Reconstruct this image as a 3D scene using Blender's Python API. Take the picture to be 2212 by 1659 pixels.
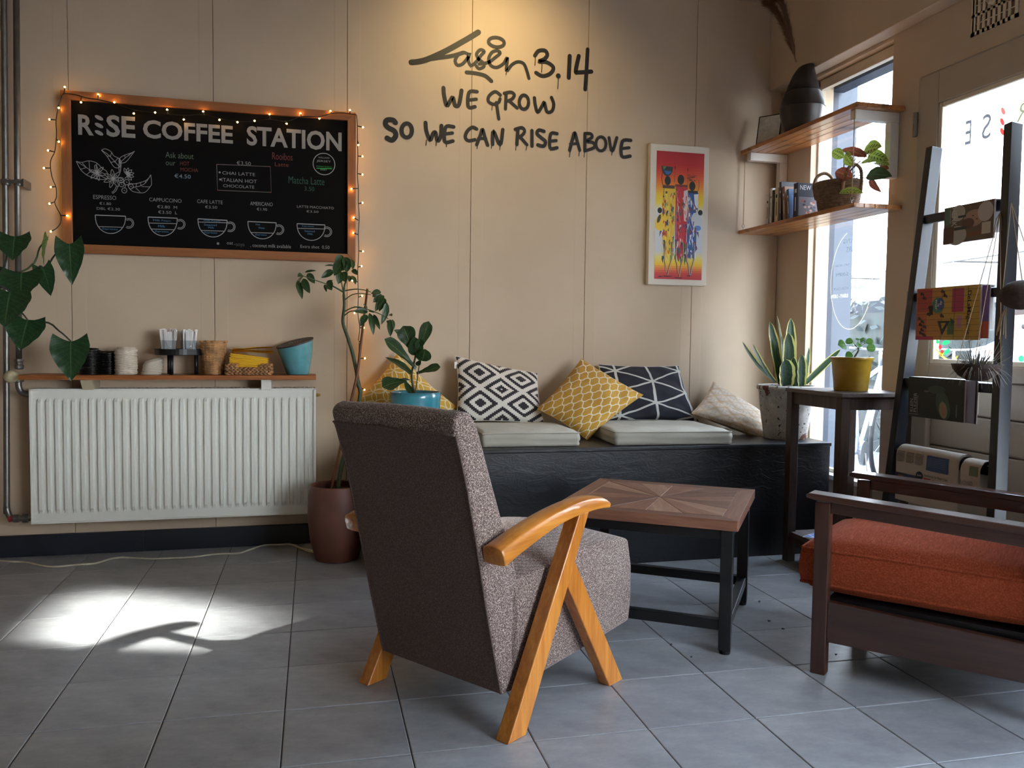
import bpy, bmesh, math, random
from mathutils import Vector, Matrix, noise
R = math.radians
random.seed(7)
sc = bpy.context.scene
for o in list(bpy.data.objects): bpy.data.objects.remove(o)
C = sc.collection

# ---------------------------------------------------------------- camera, exposure, world, lights
F_PX, YAW, PITCH, ROLL, CAM_H = 1790.3, 0.2478, -0.0530, 0.0121, 0.981
_f = Vector((math.sin(YAW)*math.cos(PITCH), math.cos(YAW)*math.cos(PITCH), math.sin(PITCH)))
_r = Vector((math.cos(YAW), -math.sin(YAW), 0)); _u = _r.cross(_f)
CR = math.cos(ROLL)*_r + math.sin(ROLL)*_u; CU = -math.sin(ROLL)*_r + math.cos(ROLL)*_u; CF = _f
EYE = Vector((0, 0, CAM_H))
cam = bpy.data.objects.new('camera', bpy.data.cameras.new('camera')); C.objects.link(cam)
cam.data.sensor_width = 36; cam.data.lens = F_PX/2212*36; cam.data.clip_start = .05; cam.data.clip_end = 200
M = Matrix((CR, CU, -CF)).transposed().to_4x4(); M.translation = EYE; cam.matrix_world = M
sc.camera = cam
sc.view_settings.view_transform = 'Standard'; sc.view_settings.look = 'None'
sc.view_settings.gamma = 1; sc.view_settings.use_curve_mapping = False
sc.view_settings.exposure = 0.65
w = bpy.data.worlds.new('sky'); sc.world = w; w.use_nodes = True
wn = w.node_tree; wn.nodes.clear()
bg = wn.nodes.new('ShaderNodeBackground'); wo = wn.nodes.new('ShaderNodeOutputWorld')
tc = wn.nodes.new('ShaderNodeTexCoord'); sx = wn.nodes.new('ShaderNodeSeparateXYZ'); rp = wn.nodes.new('ShaderNodeValToRGB')
wn.links.new(tc.outputs['Generated'], sx.inputs[0]); wn.links.new(sx.outputs['Z'], rp.inputs[0])
rp.color_ramp.elements[0].position = 0.0; rp.color_ramp.elements[0].color = (.95, .97, 1, 1)
rp.color_ramp.elements[1].position = 0.7; rp.color_ramp.elements[1].color = (.62, .77, 1, 1)
wn.links.new(rp.outputs[0], bg.inputs[0]); wn.links.new(bg.outputs[0], wo.inputs[0])
bg.inputs[1].default_value = SKY_STRENGTH = 13.0

def light(name, kind, loc, direction, energy, color, **k):
    l = bpy.data.lights.new(name, kind); l.energy = energy; l.color = color
    for a, b in k.items(): setattr(l, a, b)
    o = bpy.data.objects.new(name, l); C.objects.link(o); o.location = loc
    o.rotation_euler = Vector(direction).to_track_quat('-Z', 'Y').to_euler()
    return o
SUN_EL = R(28.0)
SUN_DIR = Vector((-.917*math.cos(SUN_EL), .399*math.cos(SUN_EL), -math.sin(SUN_EL)))
light('sun', 'SUN', (9, -2, 6), SUN_DIR, 24.0, (1, .93, .82), angle=R(.7))
# added spot lamp along the sun's path, brightening one patch of the floor
light('added_hot_spot_lamp', 'SPOT', Vector((-.74, 3.08, 0)) - SUN_DIR*11, SUN_DIR, 45000, (1, .97, .9), spot_size=R(3.8), spot_blend=1.0, shadow_soft_size=.12)
# ceiling spotlight washing the lettered wall
light('ceiling_spot_bulb', 'SPOT', (.90, 3.44, 2.675), (-.03, .62, -.50), 14, (1, .76, .35), spot_size=R(125), spot_blend=1.0, shadow_soft_size=.03)

def ray(x, y): return CF + CR*((x-1106)/F_PX) - CU*((y-829.5)/F_PX)
def aY(x, y, Y): d = ray(x, y); return EYE + d*((Y-EYE.y)/d.y)
def aX(x, y, X): d = ray(x, y); return EYE + d*((X-EYE.x)/d.x)
def aZ(x, y, Z=0): d = ray(x, y); return EYE + d*((Z-EYE.z)/d.z)

# ---------------------------------------------------------------- helpers
class MB:
    """collects shapes, builds ONE mesh object"""
    def __init__(s): s.v = []; s.f = []; s.uv = []; s.col = []
    def add(s, vs, fs, uv=None, col=None):
        n = len(s.v); s.v += [Vector(p) for p in vs]
        for i, f in enumerate(fs):
            s.f.append([a+n for a in f]); s.uv.append([uv[a] for a in f] if uv else [(0, 0)]*len(f)); s.col.append(col)
        return s
    def box(s, a, b, rot=None, piv=None):
        (x0, y0, z0), (x1, y1, z1) = a, b
        vs = [Vector(p) for p in ((x0,y0,z0),(x1,y0,z0),(x1,y1,z0),(x0,y1,z0),(x0,y0,z1),(x1,y0,z1),(x1,y1,z1),(x0,y1,z1))]
        if rot is not None:
            pv = Vector(piv) if piv is not None else sum(vs, Vector())/8
            vs = [rot @ (v-pv)+pv for v in vs]
        return s.add(vs, [(0,3,2,1),(4,5,6,7),(0,1,5,4),(1,2,6,5),(2,3,7,6),(3,0,4,7)])
    def beam(s, p, q, wd, ht, up=(0,0,1)):
        p, q = Vector(p), Vector(q); d = (q-p).normalized(); u = Vector(up); u = (u-d*u.dot(d)).normalized(); r = d.cross(u)
        vs = [e + r*(a*wd/2) + u*(b*ht/2) for e in (p, q) for a, b in ((-1,-1),(1,-1),(1,1),(-1,1))]
        return s.add(vs, [(0,1,2,3),(7,6,5,4),(0,4,5,1),(1,5,6,2),(2,6,7,3),(3,7,4,0)])
    def prism(s, poly, axis, a, b):
        """poly in the other two axes, extruded along axis from a to b"""
        def P(t, q):
            return {'y': (q[0], t, q[1]), 'x': (t, q[0], q[1]), 'z': (q[0], q[1], t)}[axis]
        n = len(poly); vs = [P(a, q) for q in poly]+[P(b, q) for q in poly]
        return s.add(vs, [tuple(range(n)), tuple(range(2*n-1, n-1, -1))]+[(i, i+n, (i+1) % n+n, (i+1) % n) for i in range(n)])
    def lathe(s, prof, c=(0,0,0), n=28, cap=True, ax=None):
        c = Vector(c); vs = []; k = len(prof)
        rot = Vector(ax).to_track_quat('Z', 'Y').to_matrix() if ax is not None else Matrix.Identity(3)
        for r, z in prof:
            for i in range(n):
                t = 2*math.pi*i/n; vs.append(c+rot @ Vector((r*math.cos(t), r*math.sin(t), z)))
        fs = [(j*n+i, j*n+(i+1) % n, (j+1)*n+(i+1) % n, (j+1)*n+i) for j in range(k-1) for i in range(n)]
        if cap: fs += [tuple(range(n-1, -1, -1)), tuple((k-1)*n+i for i in range(n))]
        uv = [(i/n, j/(max(k-1, 1))) for j in range(k) for i in range(n)]
        return s.add(vs, fs, uv)
    def tube(s, pts, r, n=8, cap=True):
        pts = [Vector(p) for p in pts]; rr = r if isinstance(r, (list, tuple)) else [r]*len(pts); vs = []; u = None
        for i, p in enumerate(pts):
            d = (pts[min(i+1, len(pts)-1)]-pts[max(i-1, 0)]).normalized()
            if u is None: u = d.orthogonal().normalized()
            u = (u-d*u.dot(d)).normalized(); b = d.cross(u)
            for k in range(n):
                t = 2*math.pi*k/n; vs.append(p+(u*math.cos(t)+b*math.sin(t))*rr[i])
        m = len(pts); fs = [(j*n+i, j*n+(i+1) % n, (j+1)*n+(i+1) % n, (j+1)*n+i) for j in range(m-1) for i in range(n)]
        if cap: fs += [tuple(range(n-1, -1, -1)), tuple((m-1)*n+i for i in range(n))]
        return s.add(vs, fs)
    def ball(s, c, r, n=8, m=6, sc_=(1,1,1)):
        c = Vector(c); vs = [c+Vector((0,0,-r*sc_[2]))]
        for j in range(1, m):
            a = -math.pi/2+math.pi*j/m
            for i in range(n):
                t = 2*math.pi*i/n; vs.append(c+Vector((r*sc_[0]*math.cos(a)*math.cos(t), r*sc_[1]*math.cos(a)*math.sin(t), r*sc_[2]*math.sin(a))))
        vs.append(c+Vector((0,0,r*sc_[2]))); L = len(vs)-1
        fs = [(0, 1+(i+1) % n, 1+i) for i in range(n)]+[(1+(j*n)+i, 1+j*n+(i+1) % n, 1+(j+1)*n+(i+1) % n, 1+(j+1)*n+i) for j in range(m-2) for i in range(n)]
        fs += [(L, L-n+i, L-n+(i+1) % n) for i in range(n)]
        return s.add(vs, fs)
    def grid(s, fn, nu, nv, closed=False):
        """fn(u, v) -> point, u and v in 0..1"""
        vs = [fn(i/nu, j/nv) for j in range(nv+1) for i in range(nu+1)]
        uv = [(i/nu, j/nv) for j in range(nv+1) for i in range(nu+1)]
        return s.add(vs, [(j*(nu+1)+i, j*(nu+1)+i+1, (j+1)*(nu+1)+i+1, (j+1)*(nu+1)+i) for j in range(nv) for i in range(nu)], uv)
    def build(s, name, mat, parent=None, smooth=False, bevel=0, seg=2, weld=False, sub=0):
        me = bpy.data.meshes.new(name); me.from_pydata(s.v, [], s.f); 
        if any(any(t != (0, 0) for t in u) for u in s.uv):
            l = me.uv_layers.new(name='UVMap'); l.data.foreach_set('uv', [c for u in s.uv for t in u for c in t])
        if any(c is not None for c in s.col):
            l = me.color_attributes.new('Col', 'FLOAT_COLOR', 'CORNER')
            l.data.foreach_set('color', [x for f, c in zip(s.f, s.col) for _ in f for x in ((*lin(c), 1) if c else (1, 1, 1, 1))])
        if weld:
            bm = bmesh.new(); bm.from_mesh(me); bmesh.ops.remove_doubles(bm, verts=bm.verts, dist=1e-5)
            bmesh.ops.recalc_face_normals(bm, faces=bm.faces); bm.to_mesh(me); bm.free()
        me.validate(); me.update()
        o = bpy.data.objects.new(name, me); C.objects.link(o)
        if mat: me.materials.append(mat)
        if parent is not None: o.parent = parent
        if smooth: me.shade_smooth()
        if bevel:
            m = o.modifiers.new('bevel', 'BEVEL'); m.width = bevel; m.segments = seg; m.limit_method = 'ANGLE'; m.angle_limit = R(35)
            if smooth: m.harden_normals = False
        if sub:
            m = o.modifiers.new('sub', 'SUBSURF'); m.levels = sub; m.render_levels = sub
        return o
def lin(c): return tuple((x/255/12.92 if x/255 <= .04045 else ((x/255+.055)/1.055)**2.4) for x in c)
def thing(name, label, cat, loc=(0,0,0), rz=0, group=None):
    o = bpy.data.objects.new(name, None); C.objects.link(o); o.location = loc; o.rotation_euler = (0, 0, rz); o.empty_display_size = .05
    return tag(o, label, cat, group)
def tag(o, label, cat, group=None, kind=None):
    if label: o['label'] = label
    if cat: o['category'] = cat
    if group: o['group'] = group
    if kind: o['kind'] = kind
    return o
def struct(o): o['kind'] = 'structure'; return o
def lab(o, l): o['label'] = l; return o
def dup(root, loc=None, rz=None, label=None):
    r = root.copy(); C.objects.link(r)
    if loc is not None: r.location = loc
    if rz is not None: r.rotation_euler = (0, 0, rz)
    if label: r['label'] = label
    for ch in root.children:
        c = ch.copy(); C.objects.link(c); c.parent = r
        for g in ch.children:
            d = g.copy(); C.objects.link(d); d.parent = c
    return r

# ---- materials
class X:
    def __init__(s, nt, k): s.nt = nt; s.k = k
    def m(s, op, *a):
        n = s.nt.nodes.new('ShaderNodeMath'); n.operation = op
        for i, v in enumerate((s,)+a):
            if isinstance(v, X): s.nt.links.new(v.k, n.inputs[i])
            else: n.inputs[i].default_value = v
        return X(s.nt, n.outputs[0])
    def __add__(s, o): return s.m('ADD', o)
    def __radd__(s, o): return s.m('ADD', o)
    def __sub__(s, o): return s.m('SUBTRACT', o)
    def __rsub__(s, o): return s.m('MULTIPLY', -1.0).m('ADD', o)
    def __mul__(s, o): return s.m('MULTIPLY', o)
    def __rmul__(s, o): return s.m('MULTIPLY', o)
    def __truediv__(s, o): return s.m('DIVIDE', o)
    def __lt__(s, o): return s.m('LESS_THAN', o)
    def __gt__(s, o): return s.m('GREATER_THAN', o)
    def abs(s): return s.m('ABSOLUTE')
    def fr(s): return s.m('FRACT')
    def fl(s): return s.m('FLOOR')
    def sin(s): return s.m('SINE')
    def clamp(s):
        o = s.m('ADD', 0.0); o.k.node.use_clamp = True; return o
class MT:
    def __init__(s, name):
        s.mat = bpy.data.materials.new(name); s.mat.use_nodes = True; s.nt = s.mat.node_tree
        s.b = s.nt.nodes['Principled BSDF']
    def set(s, **k):
        for a, v in k.items():
            i = s.b.inputs[{'rough': 'Roughness', 'metal': 'Metallic', 'spec': 'Specular IOR Level', 'coat': 'Coat Weight', 'sheen': 'Sheen Weight', 'emit': 'Emission Strength', 'trans': 'Transmission Weight', 'sss': 'Subsurface Weight'}[a]]
            if isinstance(v, X): s.nt.links.new(v.k, i)
            else: i.default_value = v
        return s
    def coord(s, kind='Object', scale=(1,1,1), rot=(0,0,0)):
        t = s.nt.nodes.new('ShaderNodeTexCoord'); m = s.nt.nodes.new('ShaderNodeMapping')
        m.inputs['Scale'].default_value = scale; m.inputs['Rotation'].default_value = rot
        s.nt.links.new(t.outputs[kind], m.inputs[0]); return m.outputs[0]
    def uv(s):
        v = s.coord('UV'); n = s.nt.nodes.new('ShaderNodeSeparateXYZ'); s.nt.links.new(v, n.inputs[0])
        return X(s.nt, n.outputs[0]), X(s.nt, n.outputs[1])
    def xyz(s, kind='Object', rot=(0,0,0)):
        v = s.coord(kind, rot=rot); n = s.nt.nodes.new('ShaderNodeSeparateXYZ'); s.nt.links.new(v, n.inputs[0])
        return [X(s.nt, n.outputs[i]) for i in range(3)]
    def noise(s, scale, detail=3, rough=.5, stretch=(1,1,1), kind='Object', dist=0, rot=(0,0,0)):
        n = s.nt.nodes.new('ShaderNodeTexNoise'); n.inputs['Scale'].default_value = scale; n.inputs['Detail'].default_value = detail
        n.inputs['Roughness'].default_value = rough; n.inputs['Distortion'].default_value = dist
        s.nt.links.new(s.coord(kind, stretch, rot), n.inputs['Vector']); return X(s.nt, n.outputs[0])
    def ramp(s, x, stops):
        n = s.nt.nodes.new('ShaderNodeValToRGB'); s.nt.links.new(x.k, n.inputs[0]); e = n.color_ramp.elements
        while len(e) < len(stops): e.new(.5)
        for q, (p, c) in zip(e, stops): q.position = p; q.color = (*lin(c), 1)
        return n.outputs[0]
    def mix(s, fac, a, b, mode='MIX'):
        n = s.nt.nodes.new('ShaderNodeMix'); n.data_type = 'RGBA'; n.blend_type = mode
        for i, v in ((0, fac), (6, a), (7, b)):
            if isinstance(v, X): s.nt.links.new(v.k, n.inputs[i])
            elif isinstance(v, bpy.types.NodeSocket): s.nt.links.new(v, n.inputs[i])
            elif i == 0: n.inputs[0].default_value = v
            else: n.inputs[i].default_value = (*lin(v), 1)
        return n.outputs[2]
    def color(s, c):
        if isinstance(c, bpy.types.NodeSocket): s.nt.links.new(c, s.b.inputs[0])
        else: s.b.inputs[0].default_value = (*lin(c), 1)
        return s
    def bump(s, x, strength=.3, dist=.002):
        n = s.nt.nodes.new('ShaderNodeBump'); n.inputs['Strength'].default_value = strength; n.inputs['Distance'].default_value = dist
        s.nt.links.new(x.k, n.inputs['Height']); s.nt.links.new(n.outputs[0], s.b.inputs['Normal']); return s
    def rnd(s):
        n = s.nt.nodes.new('ShaderNodeObjectInfo'); return X(s.nt, n.outputs['Random'])
def plain(name, c, rough=.5, var=0, vs=4, bump=0, bs=60, dist=.001, stretch=(1,1,1), tint=0, **k):
    m = MT(name); m.set(rough=rough, **k)
    if var or tint:
        dark = tuple(x*(1-var) for x in c); lite = tuple(min(255, x*(1+var*.6)) for x in c)
        col = m.ramp(m.noise(vs, 4, .6, stretch), ((.3, dark), (.7, lite)))
        if tint:
            col = m.mix(m.rnd(), col, m.mix(tint, col, (20, 18, 16)))
        m.color(col)
    else: m.color(c)
    if bump: m.bump(m.noise(bs, 3, .6, stretch), bump, dist)
    return m.mat
def wood(name, c1, c2, c3, axis=0, scale=9, rough=.45, bump=.15, tint=0, knots=0, **k):
    m = MT(name); m.set(rough=rough, **k); st = [6.0]*3; st[axis] = .5
    n1 = m.noise(scale, 6, .65, st, dist=.6); st2 = [30.0]*3; st2[axis] = 1.5; n2 = m.noise(scale, 3, .6, st2)
    col = m.ramp(n1*.7+n2*.3, ((.3, c1), (.5, c2), (.7, c3)))
    if knots:
        kn = m.noise(7, 2, .5, [2.0 if i != axis else .8 for i in range(3)], dist=.4)
        col = m.mix((kn-.60).clamp()*knots, col, (38, 22, 12))
    if tint: col = m.mix(m.rnd()*tint, col, (30, 18, 12))
    m.color(col); m.bump(n1*.5+n2, bump, .001); return m.mat
def leafmat(name, c1, c2, vein=(120,150,90), rough=.4, edge=None, marks=None):
    m = MT(name); m.set(rough=rough); u, v = m.uv(); d = (u-.5).abs()
    col = m.ramp(m.noise(6, 3, .6, kind='UV'), ((.35, c1), (.7, c2)))
    side = ((v*9.0-d*5.0).fr()-.5).abs()
    col = m.mix((side < .05)*.35, col, vein); col = m.mix((d < .018)*.8, col, vein)
    if edge: col = m.mix((d+m.noise(3, 2, .5, (1, 8, 1), kind='UV')*.06) > .40, col, edge)
    if marks:
        mk = ((v*7.0-d*3.0).fr()-.5).abs()
        col = m.mix((mk < .17)*(d > .07)*(d < .27), col, marks)
    m.color(col); m.bump(side*.5, .25, .002)
    b2 = m.nt.nodes.new('ShaderNodeBsdfTranslucent'); mx = m.nt.nodes.new('ShaderNodeMixShader'); mx.inputs[0].default_value = .28
    m.nt.links.new(m.b.inputs[0].links[0].from_socket, b2.inputs[0])
    out = m.nt.nodes['Material Output']; m.nt.links.new(m.b.outputs[0], mx.inputs[1]); m.nt.links.new(b2.outputs[0], mx.inputs[2]); m.nt.links.new(mx.outputs[0], out.inputs[0])
    return m.mat
def glassmat(name, tint=(250, 252, 252), dirt=.02):
    m = MT(name); nt = m.nt; out = nt.nodes['Material Output']
    t = nt.nodes.new('ShaderNodeBsdfTransparent'); t.inputs[0].default_value = (*lin(tint), 1)
    g = nt.nodes.new('ShaderNodeBsdfGlossy'); g.inputs['Roughness'].default_value = .03
    fz = nt.nodes.new('ShaderNodeLayerWeight'); fz.inputs[0].default_value = .5; ff = X(nt, fz.outputs['Facing']).m('POWER', 5.0)*.7+.04
    mx = nt.nodes.new('ShaderNodeMixShader'); nt.links.new(ff.k, mx.inputs[0]); nt.links.new(t.outputs[0], mx.inputs[1]); nt.links.new(g.outputs[0], mx.inputs[2])
    df = nt.nodes.new('ShaderNodeBsdfDiffuse'); df.inputs[0].default_value = (.8, .85, .9, 1)
    mx2 = nt.nodes.new('ShaderNodeMixShader'); nz = (m.noise(9, 6, .7)-.5).clamp()*dirt*4+dirt
    nt.links.new(nz.k, mx2.inputs[0]); nt.links.new(mx.outputs[0], mx2.inputs[1]); nt.links.new(df.outputs[0], mx2.inputs[2]); nt.links.new(mx2.outputs[0], out.inputs[0])
    return m.mat
def emis(name, c, s):
    m = MT(name); m.b.inputs['Emission Color'].default_value = (*lin(c), 1); m.color((20, 20, 20)); m.set(emit=s); return m.mat

# ---- flat print: coloured polygons laid in thin layers on a plane
PRINT = MT('print_ink'); _a = PRINT.nt.nodes.new('ShaderNodeVertexColor'); _a.layer_name = 'Col'; PRINT.nt.links.new(_a.outputs[0], PRINT.b.inputs[0]); PRINT.set(rough=.55); PRINT = PRINT.mat
VIN = MT('window_vinyl'); _a = VIN.nt.nodes.new('ShaderNodeVertexColor'); _a.layer_name = 'Col'; VIN.nt.links.new(_a.outputs[0], VIN.b.inputs[0])
_t = VIN.nt.nodes.new('ShaderNodeBsdfTranslucent'); VIN.nt.links.new(_a.outputs[0], _t.inputs[0]); _m = VIN.nt.nodes.new('ShaderNodeMixShader'); _m.inputs[0].default_value = .5
VIN.nt.links.new(VIN.b.outputs[0], _m.inputs[1]); VIN.nt.links.new(_t.outputs[0], _m.inputs[2]); VIN.nt.links.new(_m.outputs[0], VIN.nt.nodes['Material Output'].inputs[0]); VIN = VIN.mat
_tcache = {}
def textmesh(t, off=0.0):
    k = (t, off)
    if k not in _tcache:
        cu = bpy.data.curves.new('t', 'FONT'); cu.body = t; cu.offset = off; cu.resolution_u = 3; cu.fill_mode = 'FRONT'
        o = bpy.data.objects.new('t', cu); C.objects.link(o); dg = bpy.context.evaluated_depsgraph_get(); dg.update()
        me = o.evaluated_get(dg).to_mesh(); vs = [(v.co.x, v.co.y) for v in me.vertices]; fs = [tuple(p.vertices) for p in me.polygons]
        o.evaluated_get(dg).to_mesh_clear(); bpy.data.objects.remove(o); bpy.data.curves.remove(cu)
        xs = [v[0] for v in vs] or [0, 1]; ys = [v[1] for v in vs] or [0, 1]
        _tcache[k] = (vs, fs, min(xs), max(xs), min(ys), max(ys))
    return _tcache[k]
class Print(MB):
    """2D drawing on a plane: o + ex*x + ey*y, layers lifted along n"""
    def __init__(s, o, ex, ey, n, lift=.0004):
        super().__init__(); s.o = Vector(o); s.ex = Vector(ex); s.ey = Vector(ey); s.n = Vector(n); s.lift = lift; s.lay = 1
    def P(s, x, y): return s.o+s.ex*x+s.ey*y+s.n*(s.lift*s.lay)
    def poly(s, pts, c): s.lay += .02; s.add([s.P(*p) for p in pts], [tuple(range(len(pts)))], None, c); return s
    def rect(s, x0, y0, x1, y1, c): return s.poly([(x0, y0), (x1, y0), (x1, y1), (x0, y1)], c)
    def ell(s, cx, cy, rx, ry, c, n=20, rot=0):
        return s.poly([(cx+rx*math.cos(t)*math.cos(rot)-ry*math.sin(t)*math.sin(rot), cy+rx*math.cos(t)*math.sin(rot)+ry*math.sin(t)*math.cos(rot)) for t in [2*math.pi*i/n for i in range(n)]], c)
    def stroke(s, pts, wd, c, caps=True):
        s.lay += .02; pts = [Vector((p[0], p[1])) for p in pts]; k = len(pts); L = []; Rr = []
        for i, p in enumerate(pts):
            d = pts[min(i+1, k-1)]-pts[max(i-1, 0)]; d = d.normalized() if d.length > 1e-9 else Vector((1, 0)); q = Vector((-d.y, d.x))*(wd/2 if not isinstance(wd, (list, tuple)) else wd[i]/2)
            L.append(p+q); Rr.append(p-q)
        s.add([s.P(*p) for p in L+Rr], [(i, i+k, i+1+k, i+1) for i in range(k-1)], None, c)
        if caps:
            for i in (0, k-1):
                r = (wd if not isinstance(wd, (list, tuple)) else wd[i])/2
                s.ell(pts[i].x, pts[i].y, r, r, c, 10)
        return s
    def arc(s, cx, cy, rx, ry, a0, a1, wd, c, n=24):
        return s.stroke([(cx+rx*math.cos(R(a0+(a1-a0)*i/n)), cy+ry*math.sin(R(a0+(a1-a0)*i/n))) for i in range(n+1)], wd, c, False)
    def text(s, t, x0, y0, x1, y1, c, off=0.0, rot=0):
        """fit text into the box; rot in quarter turns"""
        vs, fs, a, b, d, e = textmesh(t, off); W = max(b-a, 1e-6); H = max(e-d, 1e-6); out = []
        for (x, y) in vs:
            u, v = (x-a)/W, (y-d)/H
            for _ in range(rot % 4): u, v = 1-v, u
            out.append(s.P(x0+(x1-x0)*u, y0+(y1-y0)*v))
        s.add(out, fs, None, c); return s
def sm(pts, n=4):
    """Catmull-Rom smoothing of a polyline (any dimension)"""
    P = [Vector(p) for p in pts]; out = []
    for i in range(len(P)-1):
        a, b, c, d = P[max(i-1, 0)], P[i], P[i+1], P[min(i+2, len(P)-1)]
        for k in range(n):
            t = k/n; out.append(.5*((2*b)+(c-a)*t+(2*a-5*b+4*c-d)*t*t+(3*b-a-3*c+d)*t**3))
    out.append(P[-1]); return out
# ---------------------------------------------------------------- materials
WALL = plain('wall_paint', (201, 180, 155), .62, .03, 2, .08, 90, .0008)
CEIL = plain('ceiling_paint', (188, 172, 150), .7)
ROOMD = plain('dark_room_paint', (160, 136, 112), .7)
TRIMW = plain('cream_gloss_paint', (214, 201, 178), .35, .03, 3)
DOORP = plain('door_paint', (176, 162, 143), .38, .04, 3)
WHITEP = plain('white_gloss_paint', (230, 226, 218), .3)
NAVY = plain('navy_base_paint', (32, 38, 48), .4, .15, 6)
tl = MT('grey_floor_tile'); tl.set(rough=.38, spec=.5)
_n = tl.noise(3.2, 5, .62, (1, 1, 1)); _n2 = tl.noise(14, 5, .72, (.8, 1.6, 1))
_c = tl.ramp(_n*.6+_n2*.4, ((.32, (128, 129, 133)), (.5, (157, 158, 161)), (.68, (186, 187, 188))))
tl.color(tl.mix(tl.rnd()*.16, _c, (96, 98, 102))); tl.bump(_n2, .12, .001); TILE = tl.mat
GROUT = plain('dark_grout', (58, 56, 55), .9, .2, 20)
STEEL = plain('dull_steel_pipe', (128, 126, 122), .38, .1, 20, metal=.85)
RADW = plain('radiator_enamel', (226, 226, 218), .3)
GLASS = glassmat('window_glass', dirt=.006)
JAR = glassmat('drinking_glass', (240, 243, 245), .0)
BLACKM = plain('black_powder_coat', (12, 13, 17), .42)
BLACKP = plain('black_plastic', (16, 16, 18), .35)
CHROME = plain('hinge_metal', (150, 150, 150), .3, metal=.9)
BRASS = plain('gold_wire', (190, 150, 90), .3, metal=.8)

# ---------------------------------------------------------------- floor: grout bed and single tiles
b = MB(); b.box((-2.7, -3.1, -.08), (2.62, 4.2, -.004)); floor = struct(b.build('floor', GROUT))
TA, TX, TY, TS = -.0131, -1.2505, 1.929, .30
def clip(poly, ax, lim, keep_less):
    out = []
    for i, p in enumerate(poly):
        q = poly[(i+1) % len(poly)]; ip = (p[ax] < lim) == keep_less; iq = (q[ax] < lim) == keep_less
        if ip: out.append(p)
        if ip != iq:
            t = (lim-p[ax])/(q[ax]-p[ax]); out.append((p[0]+(q[0]-p[0])*t, p[1]+(q[1]-p[1])*t))
    return out
ct, st_ = math.cos(TA), math.sin(TA)
def tile_bm(poly):
    m = MB(); cx = sum(p[0] for p in poly)/len(poly); cy = sum(p[1] for p in poly)/len(poly); k = len(poly)
    ins = []
    for p in poly:
        d = Vector((p[0]-cx, p[1]-cy)); d = d*(1-.0022/max(d.length, .01)*1.4); ins.append((cx+d.x, cy+d.y))
    vs = [(x, y, -.006) for x, y in poly]+[(x, y, -.0012) for x, y in poly]+[(x, y, 0) for x, y in ins]
    fs = [(i, (i+1) % k, (i+1) % k+k, i+k) for i in range(k)]+[(i+k, (i+1) % k+k, (i+1) % k+2*k, i+2*k) for i in range(k)]+[tuple(range(2*k, 3*k))]
    return m.add(vs, fs)
g = .0014; full = [(g, g), (TS-g, g), (TS-g, TS-g), (g, TS-g)]
full_obj = None; rest = MB()
cells = []
for i in range(-6, 14):
    for j in range(-18, 9):
        wp = [(TX+(i*TS+a)*ct-(j*TS+c_)*st_, TY+(i*TS+a)*st_+(j*TS+c_)*ct) for a, c_ in full]
        q = wp
        for ax, lim, kl in ((0, 2.497, True), (0, -2.595, False), (1, 4.033, True), (1, -2.995, False)): q = clip(q, ax, lim, kl) if q else q
        if not q or len(q) < 3: continue
        cy = sum(p[1] for p in q)/len(q); cx = sum(p[0] for p in q)/len(q)
        cells.append((i, j, wp, q, cx, cy))
cells.sort(key=lambda c: (c[4]-.6)**2*.6+(c[5]-2.4)**2)
for n, (i, j, wp, q, cx, cy) in enumerate(cells):
    near = n < 230
    if not near: m = tile_bm(q); rest.add(m.v, m.f); continue
    whole = len(q) == 4 and all((Vector(a)-Vector(c_)).length < 1e-6 for a, c_ in zip(wp, q))
    if whole:
        if full_obj is None:
            full_obj = tile_bm(full).build('floor_tile', TILE, floor); o = full_obj
        else: o = full_obj.copy(); C.objects.link(o)
        o.location = (TX+i*TS*ct-j*TS*st_, TY+i*TS*st_+j*TS*ct, random.uniform(-.0004, .0004)); o.rotation_euler = (0, 0, TA)
    else: tile_bm(q).build('floor_tile', TILE, floor)
tag(rest.build('floor_tile', TILE, floor), None, None, kind='stuff')

# ---------------------------------------------------------------- walls, ceiling
b = MB(); b.box((-2.7, 4.052, 0), (2.62, 4.2, 2.79)); wall_back = struct(b.build('wall_back', GROUT))
x = -.989-.597*3
while x < 2.49:
    a, c_ = max(x, -2.6)+.0010, min(x+.597, 2.497)-.0010
    y = 4.04; m = MB()
    prof = [(a, 4.052), (a, y+.0015), (a+.0015, y), (a+.055, y), (a+.060, y+.0005), (c_-.060, y+.0005), (c_-.055, y), (c_-.0015, y), (c_, y+.0015), (c_, 4.052)]
    if c_-a > .2: m.prism(prof, 'z', .001, 2.78)
    else: m.box((a, y, .001), (c_, 4.052, 2.78))
    m.build('wall_panel', WALL, wall_back); x += .597
b = MB(); b.box((-2.7, -3.1, 2.78), (2.9, 4.2, 2.88)); struct(b.build('ceiling', CEIL))
b = MB(); b.box((-2.72, -3.1, 0), (-2.6, 4.2, 2.78)); struct(b.build('wall_left', ROOMD))
b = MB(); b.box((-2.6, -3.12, 0), (2.62, -3.0, 2.78)); struct(b.build('wall_front', ROOMD))
WX = 2.50
wr = MB()
wr.box((WX, 3.76, 0), (2.62, 4.052, 2.78))            # pier in the corner
wr.box((WX, 2.03, 2.31), (2.62, 3.76, 2.78)); wr.box((WX, 2.2, 2.095), (2.62, 3.0, 2.31))
wr.box((WX, 3.0, 0), (2.60, 3.17, 2.31))              # post between window and door
wr.box((WX, 3.17, 0), (2.62, 3.76, .325))
wr.box((WX, 2.03, 0), (2.60, 2.2, 2.31))
wr.box((WX, 1.45, 2.0), (2.62, 2.03, 2.78)); wr.box((WX, 1.45, 0), (2.62, 2.03, .35))
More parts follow.
